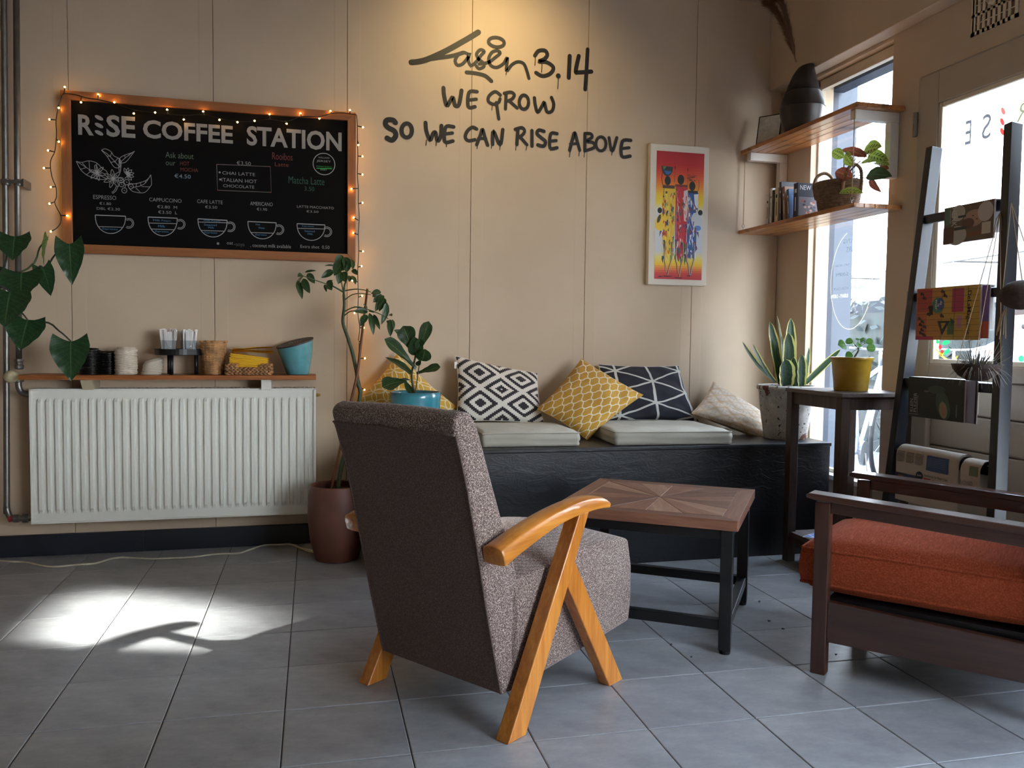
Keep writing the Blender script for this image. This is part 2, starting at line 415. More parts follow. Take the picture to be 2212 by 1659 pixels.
wr.box((WX, .93, 0), (2.62, 1.45, 2.78))
wr.box((WX, -2.8, 2.0), (2.62, .93, 2.78)); wr.box((WX, -2.8, 0), (2.62, .93, .35))
wr.box((WX, -3.0, 0), (2.62, -2.8, 2.78))
wall_right = struct(wr.build('wall_right', WALL))
b = MB(); b.box((2.42, -3.0, 2.325), (2.5, 4.04, 2.78)); struct(b.build('trim_1', WALL, bevel=.004)); bpy.data.objects['trim_1']['label'] = 'boxed beam along the top of the window wall'
# skirting
b = MB(); b.box((-2.6, 4.022, 0), (-.70, 4.0401, .095)); bb = struct(b.build('baseboard_back', NAVY, bevel=.002))
b = MB(); b.box((-.699, 4.022, 0), (.345, 4.0401, .095)); b.build('skirting_board', NAVY, bb, bevel=.002)
b = MB(); b.box((2.485, 2.035, 0), (2.5, 2.195, .095)); struct(b.build('baseboard_right', NAVY, bevel=.002))

# ---------------------------------------------------------------- windows in the right wall
def window(n, y0, y1, z0, z1, sill=True, fr=.03):
    xg = 2.548; f = MB()
    f.box((2.535, y0, z0), (2.565, y0+fr, z1)); f.box((2.535, y1-fr*.4, z0), (2.565, y1, z1)); f.box((2.535, y0, z1-fr*1.6), (2.565, y1, z1)); f.box((2.535, y0, z0), (2.565, y1, z0+fr))
    w_ = struct(f.build('window_%d' % n, TRIMW, bevel=.002))
    g_ = MB(); g_.box((xg, y0+.002, z0+.002), (xg+.005, y1-.002, z1-.002)); g_.build('pane', GLASS, w_)
    if sill: s_ = MB(); s_.box((2.478, y0, z0-.012), (2.56, y1, z0+.012)); s_.build('window_sill', WHITEP, w_, bevel=.003)
    return w_
win1 = window(1, 3.17, 3.76, .335, 2.305); window(2, 1.45, 2.03, .36, 1.995); window(3, -2.8, .93, .36, 1.995)
# lettering on the narrow window, readable from the street (mirror image from inside)
def winprint(parent, y_left, name, items, xp, c):
    pass
pr = Print((2.5465, 0, 0), (0, 1, 0), (0, 0, 1), (-1, 0, 0), .0002)
def wt(s, px0, py0, px1, py1, c=(205, 210, 212)):
    a = aX(px0, py0, 2.5465); d = aX(px1, py1, 2.5465); pr.text(s, d.y, a.z, a.y, d.z, c) if False else pr.text(s, a.y, a.z, d.y, d.z, c)
# aX gives y falling towards the right of the picture, so y0 > y1 mirrors nothing: the text itself is flipped
def wtm(s, px0, py0, px1, py1, c=(96, 104, 110)):
    a = aX(px0, py0, 2.5465); d = aX(px1, py1, 2.5465); pr.text(s, d.y, a.z, a.y, d.z, c, -.004)
wtm('OPENING', 1822, 527, 1863, 510); wtm('HOURS', 1829, 545, 1857, 529)
wtm('TUESDAY - SATURDAY', 1802, 578, 1871, 564); wtm('8.00AM - 5.00PM', 1806, 598, 1871, 583)
wtm('SUNDAY - MONDAY', 1801, 628, 1871, 616); wtm('8.00AM - 5.00PM', 1795, 645, 1832, 634, (235, 240, 240))
cc = aX(1838, 605, 2.5465); pr.arc(cc.y, cc.z, .155, .235, -190, 75, .003, (215, 205, 170), 40)
pr.build('window_lettering', VIN, win1)['label'] = 'pale opening hours lettering inside a thin ring, seen mirrored from indoors'

# ---------------------------------------------------------------- door
dr = MB(); x0, x1 = 2.492, 2.545
dr.box((x0, 2.884, .02), (x1, 2.997, 2.088)); dr.box((x0, 2.203, .02), (x1, 2.33, 2.088))
dr.box((x0, 2.33, 1.958), (x1, 2.884, 2.088)); dr.box((x0, 2.33, .02), (x1, 2.884, .16)); dr.box((x0, 2.33, .845), (x1, 2.884, .905))
door = struct(dr.build('door_1', DOORP, bevel=.004))
for k in range(5):
    m = MB(); z = .165+k*.136; m.box((2.512, 2.332, z), (2.535, 2.882, z+.132)); m.build('panel_board', DOORP, door, bevel=.006)
m = MB(); m.box((2.536, 2.31, .14), (2.542, 2.90, .87)); m.build('panel_back', DOORP, door)
m = MB()
for a, c_ in (((2.497, 2.33, .905), (2.512, 2.35, 1.958)), ((2.497, 2.864, .905), (2.512, 2.884, 1.958)), ((2.497, 2.35, .905), (2.512, 2.864, .925)), ((2.497, 2.35, 1.938), (2.512, 2.864, 1.958))): m.box(a, c_)
m.build('glazing_bead', TRIMW, door, bevel=.003)
m = MB(); m.box((2.516, 2.333, .908), (2.521, 2.881, 1.955)); m.build('pane', GLASS, door)
for zc in (1.925, .72, .25) if False else (1.90, 1.155, .25):
    m = MB(); m.lathe([(.0095, -.05), (.0095, -.021), (.0075, -.021), (.0075, -.019), (.0095, -.019), (.0095, 0), (.0075, 0), (.0075, .002), (.0095, .002), (.0095, .024), (.0075, .024), (.0075, .026), (.0095, .026), (.0095, .05)], (2.484, 3.0, zc), 12)
    m.build('hinge', CHROME, door)
m = MB(); m.tube([(2.49, 2.26, 1.05), (2.45, 2.26, 1.05), (2.445, 2.27, 1.05), (2.445, 2.38, 1.05)], .009); m.build('door_handle', CHROME, door)
dp = Print((2.515, 0, 0), (0, 1, 0), (0, 0, 1), (-1, 0, 0), .0002)
def dtm(s, px0, py0, px1, py1, c=(84, 84, 88), off=.004):
    a = aX(px0, py0, 2.515); d = aX(px1, py1, 2.515); dp.text(s, d.y, a.z, a.y, d.z, c, off)
dtm('E', 2084, 314, 2099, 258); dtm('S', 2120, 303, 2142, 243); dtm('R', 2195, 265, 2222, 218, (110, 112, 80))
for (px, py, q) in ((2167, 240, (190, 90, 80)), (2165, 263, (200, 60, 55)), (2165, 284, (205, 60, 50))):
    a = aX(px, py, 2.515); dp.ell(a.y, a.z, .008, .017, q, 14, -.5)
# painted holly in the corner of the pane
for (px, py, q, rx, ry, t) in ((2022, 737, (40, 160, 90), .02, .008, .3), (2043, 740, (45, 170, 95), .022, .009, -.2), (2045, 760, (45, 175, 100), .02, .009, -.6), (2031, 750, (200, 50, 50), .009, .010, 0), (2035, 760, (200, 50, 50), .008, .009, 0), (2019, 760, (200, 170, 60), .012, .006, .8), (2034, 765, (205, 180, 70), .013, .008, -.6)):
    a = aX(px, py, 2.515); dp.ell(a.y, a.z, rx, ry, q, 10, t)
_s = [aX(px, py, 2.515) for px, py in ((2022, 755), (2033, 768), (2047, 778), (2057, 784), (2068, 770))]
dp.stroke([(v.y, v.z) for v in _s], .008, (205, 190, 90))
a = aX(2206, 775, 2.515); dp.ell(a.y, a.z, .013, .013, (60, 170, 110), 8)
dp.build('door_lettering', VIN, door)['label'] = 'mirrored shop lettering, three red leaf marks and painted holly on the door glass'

# vent over the door
v = thing('vent_grille', 'cream slotted vent grille high above the door', 'vent', (2.5, 2.62, 2.165))
m = MB(); Y0, Y1, Z1 = -.108, .110, .15
m.box((-.006, Y0, 0), (-.0005, Y1, .014)); m.box((-.006, Y0, Z1-.012), (-.0005, Y1, Z1)); m.box((-.006, Y0, 0), (-.0005, Y0+.014, Z1)); m.box((-.006, Y1-.014, 0), (-.0005, Y1, Z1))
m.box((-.006, Y0, .070), (-.0005, Y1, .080)); m.box((-.005, Y0, .040), (-.001, Y1, .0435)); m.box((-.005, Y0, .110), (-.001, Y1, .1135))
for k in range(8): y = Y0+.014+(k+.5)*.0238; m.box((-.006, y-.0062+.012, 0), (-.0005, y+.0062+.012, Z1))
m.build('cover_plate', TRIMW, v); m = MB(); m.box((-.002, Y0+.01, .01), (-.0003, Y1-.01, Z1-.01)); m.build('backing', plain('dusty_brown', (110, 92, 74), .8, .4, 30), v)
m = MB(); m.lathe([(.0, -.014), (.016, -.014), (.02, -.006), (.02, 0)], (0, .012, .105), 18, ax=(1, 0, 0)); m.build('knob', TRIMW, v, smooth=True)

# ---------------------------------------------------------------- ceiling spotlight (just above the frame)
s = thing('ceiling_spotlight', 'small black ceiling spotlight just above the sprayed lettering', 'spotlight', (.90, 3.38, 2.78))
m = MB(); m.lathe([(.045, -.012), (.045, 0)], n=24); m.build('base', BLACKM, s); m = MB(); m.tube([(0, 0, -.012), (0, 0, -.05)], .008); m.build('stem', BLACKM, s)
m = MB(); m.lathe([(.022, -.05), (.03, -.03), (.03, .02), (.02, .035), (.0, .035)], (0, .0, -.055), 20, cap=False, ax=(.02, -.62, .55)); m.build('shade', BLACKM, s)

# ---------------------------------------------------------------- sprayed lettering on the wall
gp = Print((0, 4.04, 0), (1, 0, 0), (0, 0, 1), (0, -1, 0), .0005); BLK = (26, 24, 24)
def g3(x, y): a = aY(780+x/2.765, 30+y/2.765, 4.04); return (a.x, a.z)
def gs(pts, wpx, n=4):
    gp.lay += .03
    gp.stroke([tuple(v) for v in sm([g3(*p) for p in pts], n)], wpx/2.765/436.0, BLK)
for P_, wd in (([(300,290),(345,285),(400,270),(500,225),(600,170),(660,135),(700,110)],33),([(300,292),(430,268),(540,252),(610,232)],24),
 ([(645,245),(610,230),(578,248),(562,280),(575,306),(605,300),(635,265),(648,235),(640,275),(655,308),(685,290),(715,250),(735,225),(712,215),(690,240),(700,268),(728,292),(733,315),(705,328),(688,312)],20),
 ([(705,300),(760,290),(800,262),(830,235),(812,220),(780,232),(762,270),(775,308),(810,320),(850,298),(874,262),(868,340),(900,305),(935,287),(970,297),(988,335),(1002,385)],20),
 ([(630,350),(680,355),(740,370),(778,402)],24),
 ([(1038,250),(1060,222),(1098,220),(1112,245),(1095,270),(1062,285),(1110,290),(1148,320),(1132,355),(1085,372),(1045,352)],24),
 ([(1246,252),(1240,382)],26),([(1300,252),(1282,342),(1300,350),(1375,345)],26),([(1353,212),(1345,350),(1338,452)],24),
 ([(492,442),(496,490),(512,548),(532,520),(548,500),(562,548),(585,540),(600,458)],24),([(692,465),(645,470),(640,555),(680,555)],22),([(643,515),(688,510)],20),
 ([(832,485),(800,465),(765,490),(760,522),(790,540),(820,530),(830,508)],20),([(808,530),(815,580),(822,628)],20),([(862,568),(866,478)],20),([(855,475),(895,468),(915,485),(900,510),(870,522)],20),([(885,520),(932,563)],20),
 ([(1035,502),(1040,545),(1055,588),(1082,548),(1094,530),(1110,585),(1140,580),(1150,540),(1137,500)],21),
 ([(205,650),(190,635),(155,635),(145,658),(162,680),(198,700),(207,728),(185,755),(155,742)],30),
 ([(385,650),(390,700),(412,755),(430,715),(445,710),(456,760),(476,730),(480,668)],23),([(553,675),(505,677),(500,763),(548,760)],22),([(500,718),(545,712)],20),
 ([(690,688),(665,678),(635,700),(622,735),(640,758),(680,752)],21),([(690,782),(712,725),(725,690),(740,740),(756,785)],21),([(700,745),(745,745)],18),([(785,780),(790,700),(830,782),(846,692)],22),
 ([(930,780),(936,690)],22),([(920,690),(960,680),(976,700),(962,725),(942,735)],20),([(950,735),(990,782)],20),([(1020,698),(1020,790)],22),([(1092,702),(1062,695),(1050,715),(1075,740),(1100,762),(1090,790),(1055,783)],22),([(1170,716),(1132,718),(1128,800),(1170,800)],21),([(1128,760),(1165,757)],19),
 ([(1245,815),(1262,750),(1275,710),(1290,760),(1305,815)],21),([(1250,778),(1296,775)],18),([(1335,820),(1336,715)],20),([(1336,715),(1370,717),(1378,738),(1345,762),(1385,770),(1392,798),(1340,818)],20),
 ([(1480,740),(1498,822),(1527,740)],20),([(1610,756),(1560,762),(1556,850),(1606,850)],22),([(1558,805),(1600,800)],19)):
    gs(P_, wd, 5)
def gring(cx, cy, rx, ry, wd, rot=0):
    gs([(cx+rx*math.cos(t)*math.cos(rot)-ry*math.sin(t)*math.sin(rot), cy+rx*math.cos(t)*math.sin(rot)+ry*math.sin(t)*math.cos(rot)) for t in [2*math.pi*i/14 for i in range(15)]], wd, 3)
gring(808, 170, 47, 28, 20, .15); gring(972, 528, 28, 42, 20); gring(273, 697, 31, 42, 24); gring(1432, 777, 30, 42, 19); gring(1177, 371, 6, 6, 18)
for x, y0, y1 in ((1177,380,448),(390,755,786),(450,760,788),(512,765,795),(695,780,806),(780,780,804),(830,780,812),(925,780,815),(988,785,812),(1133,800,818),(1247,815,855),(1302,815,850),(1333,818,856),(1498,820,845),(1040,262,308),(1080,290,350),(783,540,575),(868,340,362),(655,308,322),(830,485,510)):
    gs([(x, y0), (x-1, (y0+y1)/2), (x-3, y1)], 5, 2)
lab(gp.build('sprayed_lettering', plain('black_spray_paint', (24, 22, 22), .55), wall_back), 'black dripping sprayed signature and motto painted on the wall')
# ---------------------------------------------------------------- pipes and radiator
pp = thing('heating_pipes', 'pair of bare steel heating pipes running down the wall left of the radiator', 'pipes', (-1.2, 3.96, 0))
O = Vector((-1.2, 3.96, 0))
m = MB(); m.tube([Vector(p)-O for p in sm([(-1.205, 3.96, 2.78), (-1.218, 3.96, 1.5), (-1.235, 3.96, .32), (-1.237, 3.96, .24), (-1.225, 3.955, .197), (-1.20, 3.95, .187), (-1.17, 3.95, .187)], 5)], .0125, 12); m.build('pipe', STEEL, pp, smooth=True)
m = MB(); m.tube([Vector(p)-O for p in ((-1.157, 3.96, 2.78), (-1.17, 3.96, 1.7), (-1.178, 3.96, .86))], .0125, 12); m.build('pipe', STEEL, pp, smooth=True)
m = MB(); m.tube([Vector(p)-O for p in sm([(-1.178, 3.95, .79), (-1.178, 3.95, .755), (-1.165, 3.95, .73), (-1.135, 3.95, .722)], 5)], .013, 12); m.build('elbow', STEEL, pp, smooth=True)
for z in (1.62,):
    m = MB(); m.box((-.03, -.018, z-.004), (.05, -.010, z+.010)); m.lathe([(.016, -.013), (.018, -.01), (.018, .012), (.016, .015)], (-.014, 0, z), 16); m.lathe([(.016, -.013), (.018, -.01), (.018, .012), (.016, .015)], (.033, 0, z), 16)
    m.box((.05, -.02, z-.016), (.058, .08, z+.016)); m.build('pipe_clip', STEEL, pp)
m = MB(); m.lathe([(.0125, 0), (.018, .004), (.018, .018), (.0145, .02), (.0145, .03), (.019, .034), (.019, .044), (.0125, .046)], (.022, 0, .83), 12); m.build('compression_nut', STEEL, pp)
m = MB(); m.lathe([(.0125, 0), (.02, .003), (.02, .012), (.016, .016)], (.022, -.01, .775), 12); m.build('compression_nut', STEEL, pp)
m = MB(); m.ball((0, -.03, .80), .0285, 16, 12, (1, 1.15, .92)); lab(m.build('valve_knob', plain('aged_cream_plastic', (196, 186, 150), .4), pp, smooth=True), 'round cream valve knob')
m = MB(); m.lathe([(.0145, -.03), (.017, -.026), (.017, -.006), (.012, -.004), (.012, .006), (.019, .008), (.019, .028), (.013, .03)], (.02, -.01, .187), 14, ax=(1, 0, 0)); m.tube([(.035, -.01, .187), (.07, -.005, .187)], .014); m.build('lower_valve', STEEL, pp)
m = MB(); m.lathe([(.0135, -.007), (.0135, .007)], (-.02, -.01, .187), 14, ax=(1, 0, .2)); m.build('red_tape', plain('red_tape', (140, 40, 40), .6), pp)

ra = thing('radiator', 'white fluted panel radiator under the wooden shelf', 'radiator', (-.537, 3.93, .163))
W2, H = .597, .585
m = MB(); X0 = -W2+.012; N = 34; pit = (2*W2-.05)/N; vs = []; prof = []
# fluted front sheet: x offsets and depth along x
xs = [-W2+.002]; ds = [0]
for k in range(N):
    a = -W2+.025+k*pit
    for t, d in ((.0, .004), (.14, .004), (.26, -.0075), (.62, -.0075), (.74, .004)): xs.append(a+t*pit); ds.append(d)
xs += [W2-.025, W2-.002]; ds += [.004, .004]; ds[0] = .004
zs = [.006, .042, .052, .062, H-.058, H-.048, H-.04, H-.005]; am = [0, 0, .4, 1, 1, .4, 0, 0]
vs = [(x_, .0+(-.001 if a_ == 0 else 0)+(d_ if d_ < .004 else .004)*a_+(.004)*(1-a_), z_) for z_, a_ in zip(zs, am) for x_, d_ in zip(xs, ds)]
nx = len(xs); m.add(vs, [(j*nx+i, j*nx+i+1, (j+1)*nx+i+1, (j+1)*nx+i) for j in range(len(zs)-1) for i in range(nx-1)])
m.build('front_panel', RADW, ra)
m = MB(); m.box((-W2, -.004, -.0), (-W2+.006, .10, H)); m.box((-W2, -.005, -.0), (-W2+.012, .003, H)); m.build('side_cover', RADW, ra, bevel=.002)
m = MB(); m.box((W2-.006, -.004, -.0), (W2, .10, H)); m.box((W2-.012, -.005, -.0), (W2, .003, H)); m.build('side_cover', RADW, ra, bevel=.002)
m = MB(); m.box((-W2, -.005, -.0), (W2, .004, .007)); m.box((-W2, -.005, H-.008), (W2, .004, H)); m.build('panel_edge', RADW, ra, bevel=.0015)
m = MB(); m.box((-W2+.01, .085, .01), (W2-.01, .095, H-.01)); m.build('rear_panel', RADW, ra)
m = MB()
for k in range(62): x = -W2+.02+k*.0188; m.box((x, .004, H-.004), (x+.009, .092, H))
m.box((-W2+.01, .003, H-.007), (W2-.01, .012, H)); m.box((-W2+.01, .086, H-.007), (W2-.01, .095, H)); tag(m.build('top_grille', RADW, ra), None, None, kind='stuff')
m = MB(); m.lathe([(.008, 0), (.008, .012), (.005, .012), (.005, .02)], (W2, .045, H-.035), 10, ax=(1, 0, 0)); lab(m.build('bleed_plug', plain('brass', (170, 140, 80), .35, metal=.8), ra), 'small brass bleed plug')
for x in (-.4, .4):
    m = MB(); m.box((x-.015, .09, .1), (x+.015, .109, .45)); m.build('wall_bracket', RADW, ra)

# ---------------------------------------------------------------- shelf over the radiator
SHW = wood('orange_pine_shelf', (112, 62, 30), (150, 88, 44), (182, 116, 62), 0, 5, .4)
sh = thing('wall_shelf', 'narrow orange wooden shelf above the radiator', 'shelf', (-.545, 3.85, .79))
m = MB(); m.box((-.605, 0, 0), (.605, .189, .020)); m.build('board', SHW, sh, bevel=.002)
for x, q in ((-.355, 0), (.385, 1)):
    m = MB(); m.prism([(.03, 0), (.03, -.008), (.065, -.046), (.19, -.046), (.19, 0)] if q == 0 else [(.045, 0), (.06, -.048), (.19, -.048), (.19, 0)], 'x', x-.022, x+.022)
    m.build('bracket', plain('cream_bracket', (190, 176, 148), .5) if q == 0 else WHITEP, sh, bevel=.002)
SZ = .811
def lid_stack(name, label, x, y, n, r, mat, pitch, group, jit=.0015, tilt=None, topdome=True):
    """every lid of the stack is a thing of its own"""
    base = None
    for k in range(n):
        if base is None:
            m = MB(); m.lathe([(r-.003, 0), (r, .0015), (r, pitch*.75), (r-.002, pitch*.95), (r-.006, pitch), (r-.009, pitch+.008), (0, pitch+.009)], n=26)
            o = m.build(name, mat, smooth=True); base = o
        else: o = base.copy(); C.objects.link(o)
        dx = random.uniform(-jit, jit); o.location = (x+dx, y+random.uniform(-jit, jit), SZ+k*pitch); o.rotation_euler = (0, 0, random.random()*6)
        if tilt: o.rotation_euler = (tilt[0]*k/n, tilt[1]*k/n, 0); o.location.x += tilt[2]*k/n
        tag(o, label, 'lid', group)
BL = plain('black_lid_plastic', (14, 14, 16), .3); WL = plain('fibre_lid', (214, 203, 186), .7)
lid_stack('cup_lid', 'black cup lid in the left black stack beside the hanging leaf', -.893, 3.93, 16, .043, BL, .0066, 'black lids in the left stack', .0008)
lid_stack('cup_lid', 'black cup lid in the shorter stack next to the tall white stack', -.829, 3.965, 14, .040, BL, .0066, 'black lids in the right stack', .0006)
lid_stack('cup_lid', 'white fibre cup lid in the tall white stack', -.749, 3.93, 19, .046, WL, .0058, 'white lids in the tall stack', .0025)
lid_stack('cup_lid', 'white fibre cup lid in the low leaning stack', -.646, 3.93, 9, .043, WL, .0064, 'white lids in the low stack', .002, (0, -.3, .012))
# black tray with two jars
ty = thing('tray_stand', 'round black tray on three legs holding the sugar sachets', 'tray', (-.533, 3.935, SZ))
m = MB(); m.lathe([(0, .086), (.098, .086), (.100, .088), (.100, .113), (.097, .113), (.097, .092), (0, .092)], n=40, cap=False); m.build('tray', BLACKM, ty, smooth=False)
for a in (250, 10, 130):
    m = MB(); m.lathe([(.0082, 0), (.0082, .087)], (.072*math.cos(R(a)), .05*math.sin(R(a)), 0), 14); m.build('leg', BLACKM, ty, smooth=True)
PAP = plain('white_paper', (226, 224, 222), .6)
for jx, side in ((-.575, 'left'), (-.492, 'right')):
    j = thing('sachet_jar', 'clear glass of sugar sachets, %s one on the black tray' % side, 'jar', (jx, 3.935, SZ+.0925), 0)
    m = MB(); m.lathe([(0, .001), (.030, .001), (.036, .058), (.0345, .058), (.0285, .004), (0, .004)], n=28, cap=False); m.build('glass', JAR, j, smooth=True)
    base = None
    for k in range(26):
        h = .096+random.uniform(-.007, .009); m = MB(); m.box((-.006, -.0012, 0), (.006, .0012, h))
        nm = 'sugar_sachet'; o = m.build(nm, PAP); a = random.random()*6.28; rr = .006+.019*math.sqrt(random.random())
        o.location = (jx+rr*math.cos(a), 3.935+rr*math.sin(a), SZ+.0985); o.rotation_euler = (-math.sin(a)*.12, math.cos(a)*.12, random.uniform(-1, 1))
        tag(o, 'white paper sugar sachet standing in the %s glass on the black tray' % side, 'sachet', 'sugar sachets in the %s glass' % side)
# small wicker cup basket
WK = plain('pale_wicker', (184, 140, 92), .55, .3, 25)
wb = thing('wicker_cup', 'small round pale wicker pot between the black tray and the napkins', 'basket', (-.388, 3.935, SZ))
m = MB(); rows = 24; ns = 20
for j in range(rows):
    z = .003+j*.0059; r0 = .042+.014*(j/rows)**1.1
    pts = []
    for i in range(ns*2):
        a = 2*math.pi*i/(ns*2); pts.append((math.cos(a)*(r0+.0016*(1 if (i+j) % 2 else -1)), math.sin(a)*(r0+.0016*(1 if (i+j) % 2 else -1)), z))
    pts.append(pts[0]); m.tube(pts, .0027, 5, False)
m.build('woven_wall', WK, wb, smooth=True)
m = MB()
for i in range(ns):
    a = 2*math.pi*(i+.5)/ns; m.tube([(.041*math.cos(a), .041*math.sin(a), 0), (.0565*math.cos(a), .0565*math.sin(a), .146)], .0022, 5)
m.build('stake', WK, wb)
m = MB(); pts = [(math.cos(t)*(.057+.002*math.sin(t*12)), math.sin(t)*(.057+.002*math.sin(t*12)), .147+.002*math.cos(t*12)) for t in [2*math.pi*i/72 for i in range(73)]]; m.tube(pts, .0035, 6, False); m.build('rim', WK, wb, smooth=True)
m = MB(); m.lathe([(.041, 0), (.041, .004)], n=20); m.build('base', WK, wb)
# braided napkin basket
BR = plain('water_hyacinth', (150, 106, 66), .55, .3, 30)
nb = thing('napkin_basket', 'low braided brown basket holding yellow napkins', 'basket', (-.232, 3.925, SZ))
m = MB(); hw, hd = .097, .062
def braid(z, x0, x1, y, m, flip=1):
    n = max(2, int(abs(x1-x0)/.017))
    for i in range(n):
        x = x0+(x1-x0)*(i+.5)/n
        for q in (-1, 1):
            m.ball((x, y, z+q*.0035), .0095, 8, 5, (1.15, .65, .55)) if False else None
            d = Vector((.0095, 0, q*.0055)); c = Vector((x+q*.003, y, z+q*.0035))
            m.tube([c-d, c-d*.4, c+d*.4, c+d], [.002, .0058, .0058, .002], 6)
for z in (.010, .026): braid(z, -hw, hw, -hd, m); braid(z, -hw, hw, hd, m)
for z in (.042,):
    braid(z, -hw, -.045, -hd, m); braid(z, .045, hw, -hd, m); braid(z, -hw, hw, hd, m)
for z in (.010, .026, .042):
    for s_ in (-1, 1):
        for i in range(7):
            y = -hd+2*hd*(i+.5)/7; d = Vector((0, .0095, .0055*(1 if i % 2 else -1))); c = Vector((s_*hw, y, z)); m.tube([c-d, c-d*.4, c+d*.4, c+d], [.002, .0065, .0065, .002], 6)
m.build('braided_wall', BR, nb, smooth=True)
m = MB(); m.box((-hw, -hd, 0), (hw, hd, .006)); m.build('base', BR, nb)
NAP = plain('yellow_napkin', (246, 190, 20), .7)
base = None
for k in range(15):
    z = .0075+SZ+k*.0053; m = MB(); sk = .012*(k/14)
    m.grid(lambda u, v: Vector(((u-.5)*.165, (v-.5)*.105, .0035*math.sin(u*3+k)*(k/14))), 6, 3); m.grid(lambda u, v: Vector(((u-.5)*.165, (v-.5)*.105, -.0042+.0035*math.sin(u*3+k)*(k/14))), 6, 3)
    m.box((-.0825, -.0525, -.004), (-.08, .0525, -.0002)); m.box((-.0825, -.0525, -.004), (.0825, -.051, -.0002))
    o = m.build('napkin', NAP); o.location = (-.232+random.uniform(-.003, .003), 3.923, z+.0045); o.rotation_euler = (0, .09*(k/14)*1.4, random.uniform(-.02, .02))
    tag(o, 'yellow paper napkin in the neat pile inside the braided basket', 'napkin', 'napkins piled in the basket')
for k, (dx, rz, ry) in enumerate(((.004, .12, -.02), (.012, -.1, .05), (.0, .25, -.06))):
    m = MB(); kk = k
    m.grid(lambda u, v: Vector(((u-.5)*.17, (v-.5)*.115, .003*math.sin(u*5+kk*2)+.003*math.sin(v*4+kk))), 10, 6); m.grid(lambda u, v: Vector(((u-.5)*.168, (v-.5)*.113, -.0035+.003*math.sin(u*5+kk*2)+.003*math.sin(v*4+kk))), 10, 6)
    o = m.build('napkin', NAP, smooth=True); o.location = (-.225+dx, 3.945, SZ+.104+k*.0078); o.rotation_euler = (.02, ry+.02, rz)
    tag(o, 'crumpled yellow napkin lying loose on top of the napkin pile', 'napkin', 'loose napkins on the pile')
# teal pot bin
tb = thing('counter_bin', 'turquoise slanted pot bin with a black lid at the right shelf end', 'bin', (-.022, 3.935, SZ))
m = MB(); n = 40; prof = [(.046, 0), (.050, .004), (.060, .04), (.069, .08), (.076, .12), (.0795, .16)]; vs = []
for k, (r, z) in enumerate(prof):
    for i in range(n):
        a = 2*math.pi*i/n; t = z/.16; zz = z if t < .4 else z+(t-.4)/.6*(.022*math.cos(a)-.018)+(t-.4)/.6*.012*math.sin(a)
        vs.append((r*math.cos(a)-.012*(t), r*math.sin(a), zz))
m.add(vs, [(j*n+i, j*n+(i+1) % n, (j+1)*n+(i+1) % n, (j+1)*n+i) for j in range(len(prof)-1) for i in range(n)]+[tuple(range(n-1, -1, -1))])
m.build('pot', plain('turquoise_glaze', (88, 148, 156), .25, .06, 20, coat=.3), tb, smooth=True)
m = MB(); rim = []; rb = []
for i in range(n):
    a = 2*math.pi*i/n; z = .16+(.022*math.cos(a)-.018)+.012*math.sin(a); rim.append((.083*math.cos(a)-.012, .083*math.sin(a), z+.006)); rb.append((.083*math.cos(a)-.012, .083*math.sin(a), z))
m.add(rim+rb, [tuple(range(n)), tuple(range(2*n-1, n-1, -1))]+[(i+n, (i+1) % n+n, (i+1) % n, i) for i in range(n)])
m.build('lid', plain('blackboard_lid', (34, 31, 31), .5), tb)
ex = Vector((.083, 0, .022)).normalized(); ey = Vector((0, .083, .012)).normalized()
lp = Print((-.012, 0, .1485), ex, ey, ex.cross(ey), .0004); lp.text('Bin', -.028, -.012, .028, .018, (150, 148, 145), -.006); lp.build('chalk_word', PRINT, tb)
for o in (ty, wb, nb): pass

# ---------------------------------------------------------------- chalk board
bd = thing('menu_board', 'large black chalk menu board in an orange wooden frame', 'blackboard', (-.385, 4.036, 1.345))
O = bd.location
XL, XR, ZB, ZT = -1.010, .243, 1.338, 2.033; FW = .038
FR = wood('orange_beech_frame', (128, 78, 44), (150, 94, 54), (168, 110, 66), 0, 5, .45); FRV = wood('orange_beech_frame_upright', (128, 78, 44), (150, 94, 54), (168, 110, 66), 2, 5, .45)
def rel(a): return tuple(Vector(a)-O)
def fpoly(poly, mat):
    m = MB(); m.prism([(x-O.x, z-O.z) for x, z in poly], 'y', 3.996-O.y, 4.034-O.y); return m.build('frame_rail', mat, bd, bevel=.0015)
fpoly([(XL, ZT), (XR, ZT), (XR-FW, ZT-FW), (XL+FW, ZT-FW)], FR); fpoly([(XL, ZB), (XR, ZB), (XR-FW, ZB+FW), (XL+FW, ZB+FW)], FR)
fpoly([(XL, ZB), (XL, ZT), (XL+FW, ZT-FW), (XL+FW, ZB+FW)], FRV); fpoly([(XR, ZB), (XR, ZT), (XR-FW, ZT-FW), (XR-FW, ZB+FW)], FRV)
m = MB(); m.box(rel((XL+.02, 4.012, ZB+.02)), rel((XR-.02, 4.03, ZT-.02))); m.build('chalk_panel', plain('blackboard', (11, 11, 13), .85, .12, 3, spec=.15), bd)
cp = Print((-O.x, 4.0115-O.y, -O.z), (1, 0, 0), (0, 0, 1), (0, -1, 0), .0003)
BY = 4.0115
def q2(x, y): a = aY(x, y, BY); return (a.x, a.z)
def ch(s, x0, y0, x1, y1, c=(150, 148, 146), off=-.004):
    sl = (790-(y0+y1)/2)*1.314e-4*(x1-x0); a = q2(x0, y0-sl); d = q2(x1, y1+sl); cp.text(s, a[0], a[1], d[0], d[1], c, off)
def cs(pts, w_=1.3, c=(150, 150, 150), n=3): cp.stroke([tuple(v) for v in (sm([q2(*p) for p in pts], n) if n else [Vector(q2(*p)) for p in pts])], w_/438, c, False)
TC = (148, 146, 143)
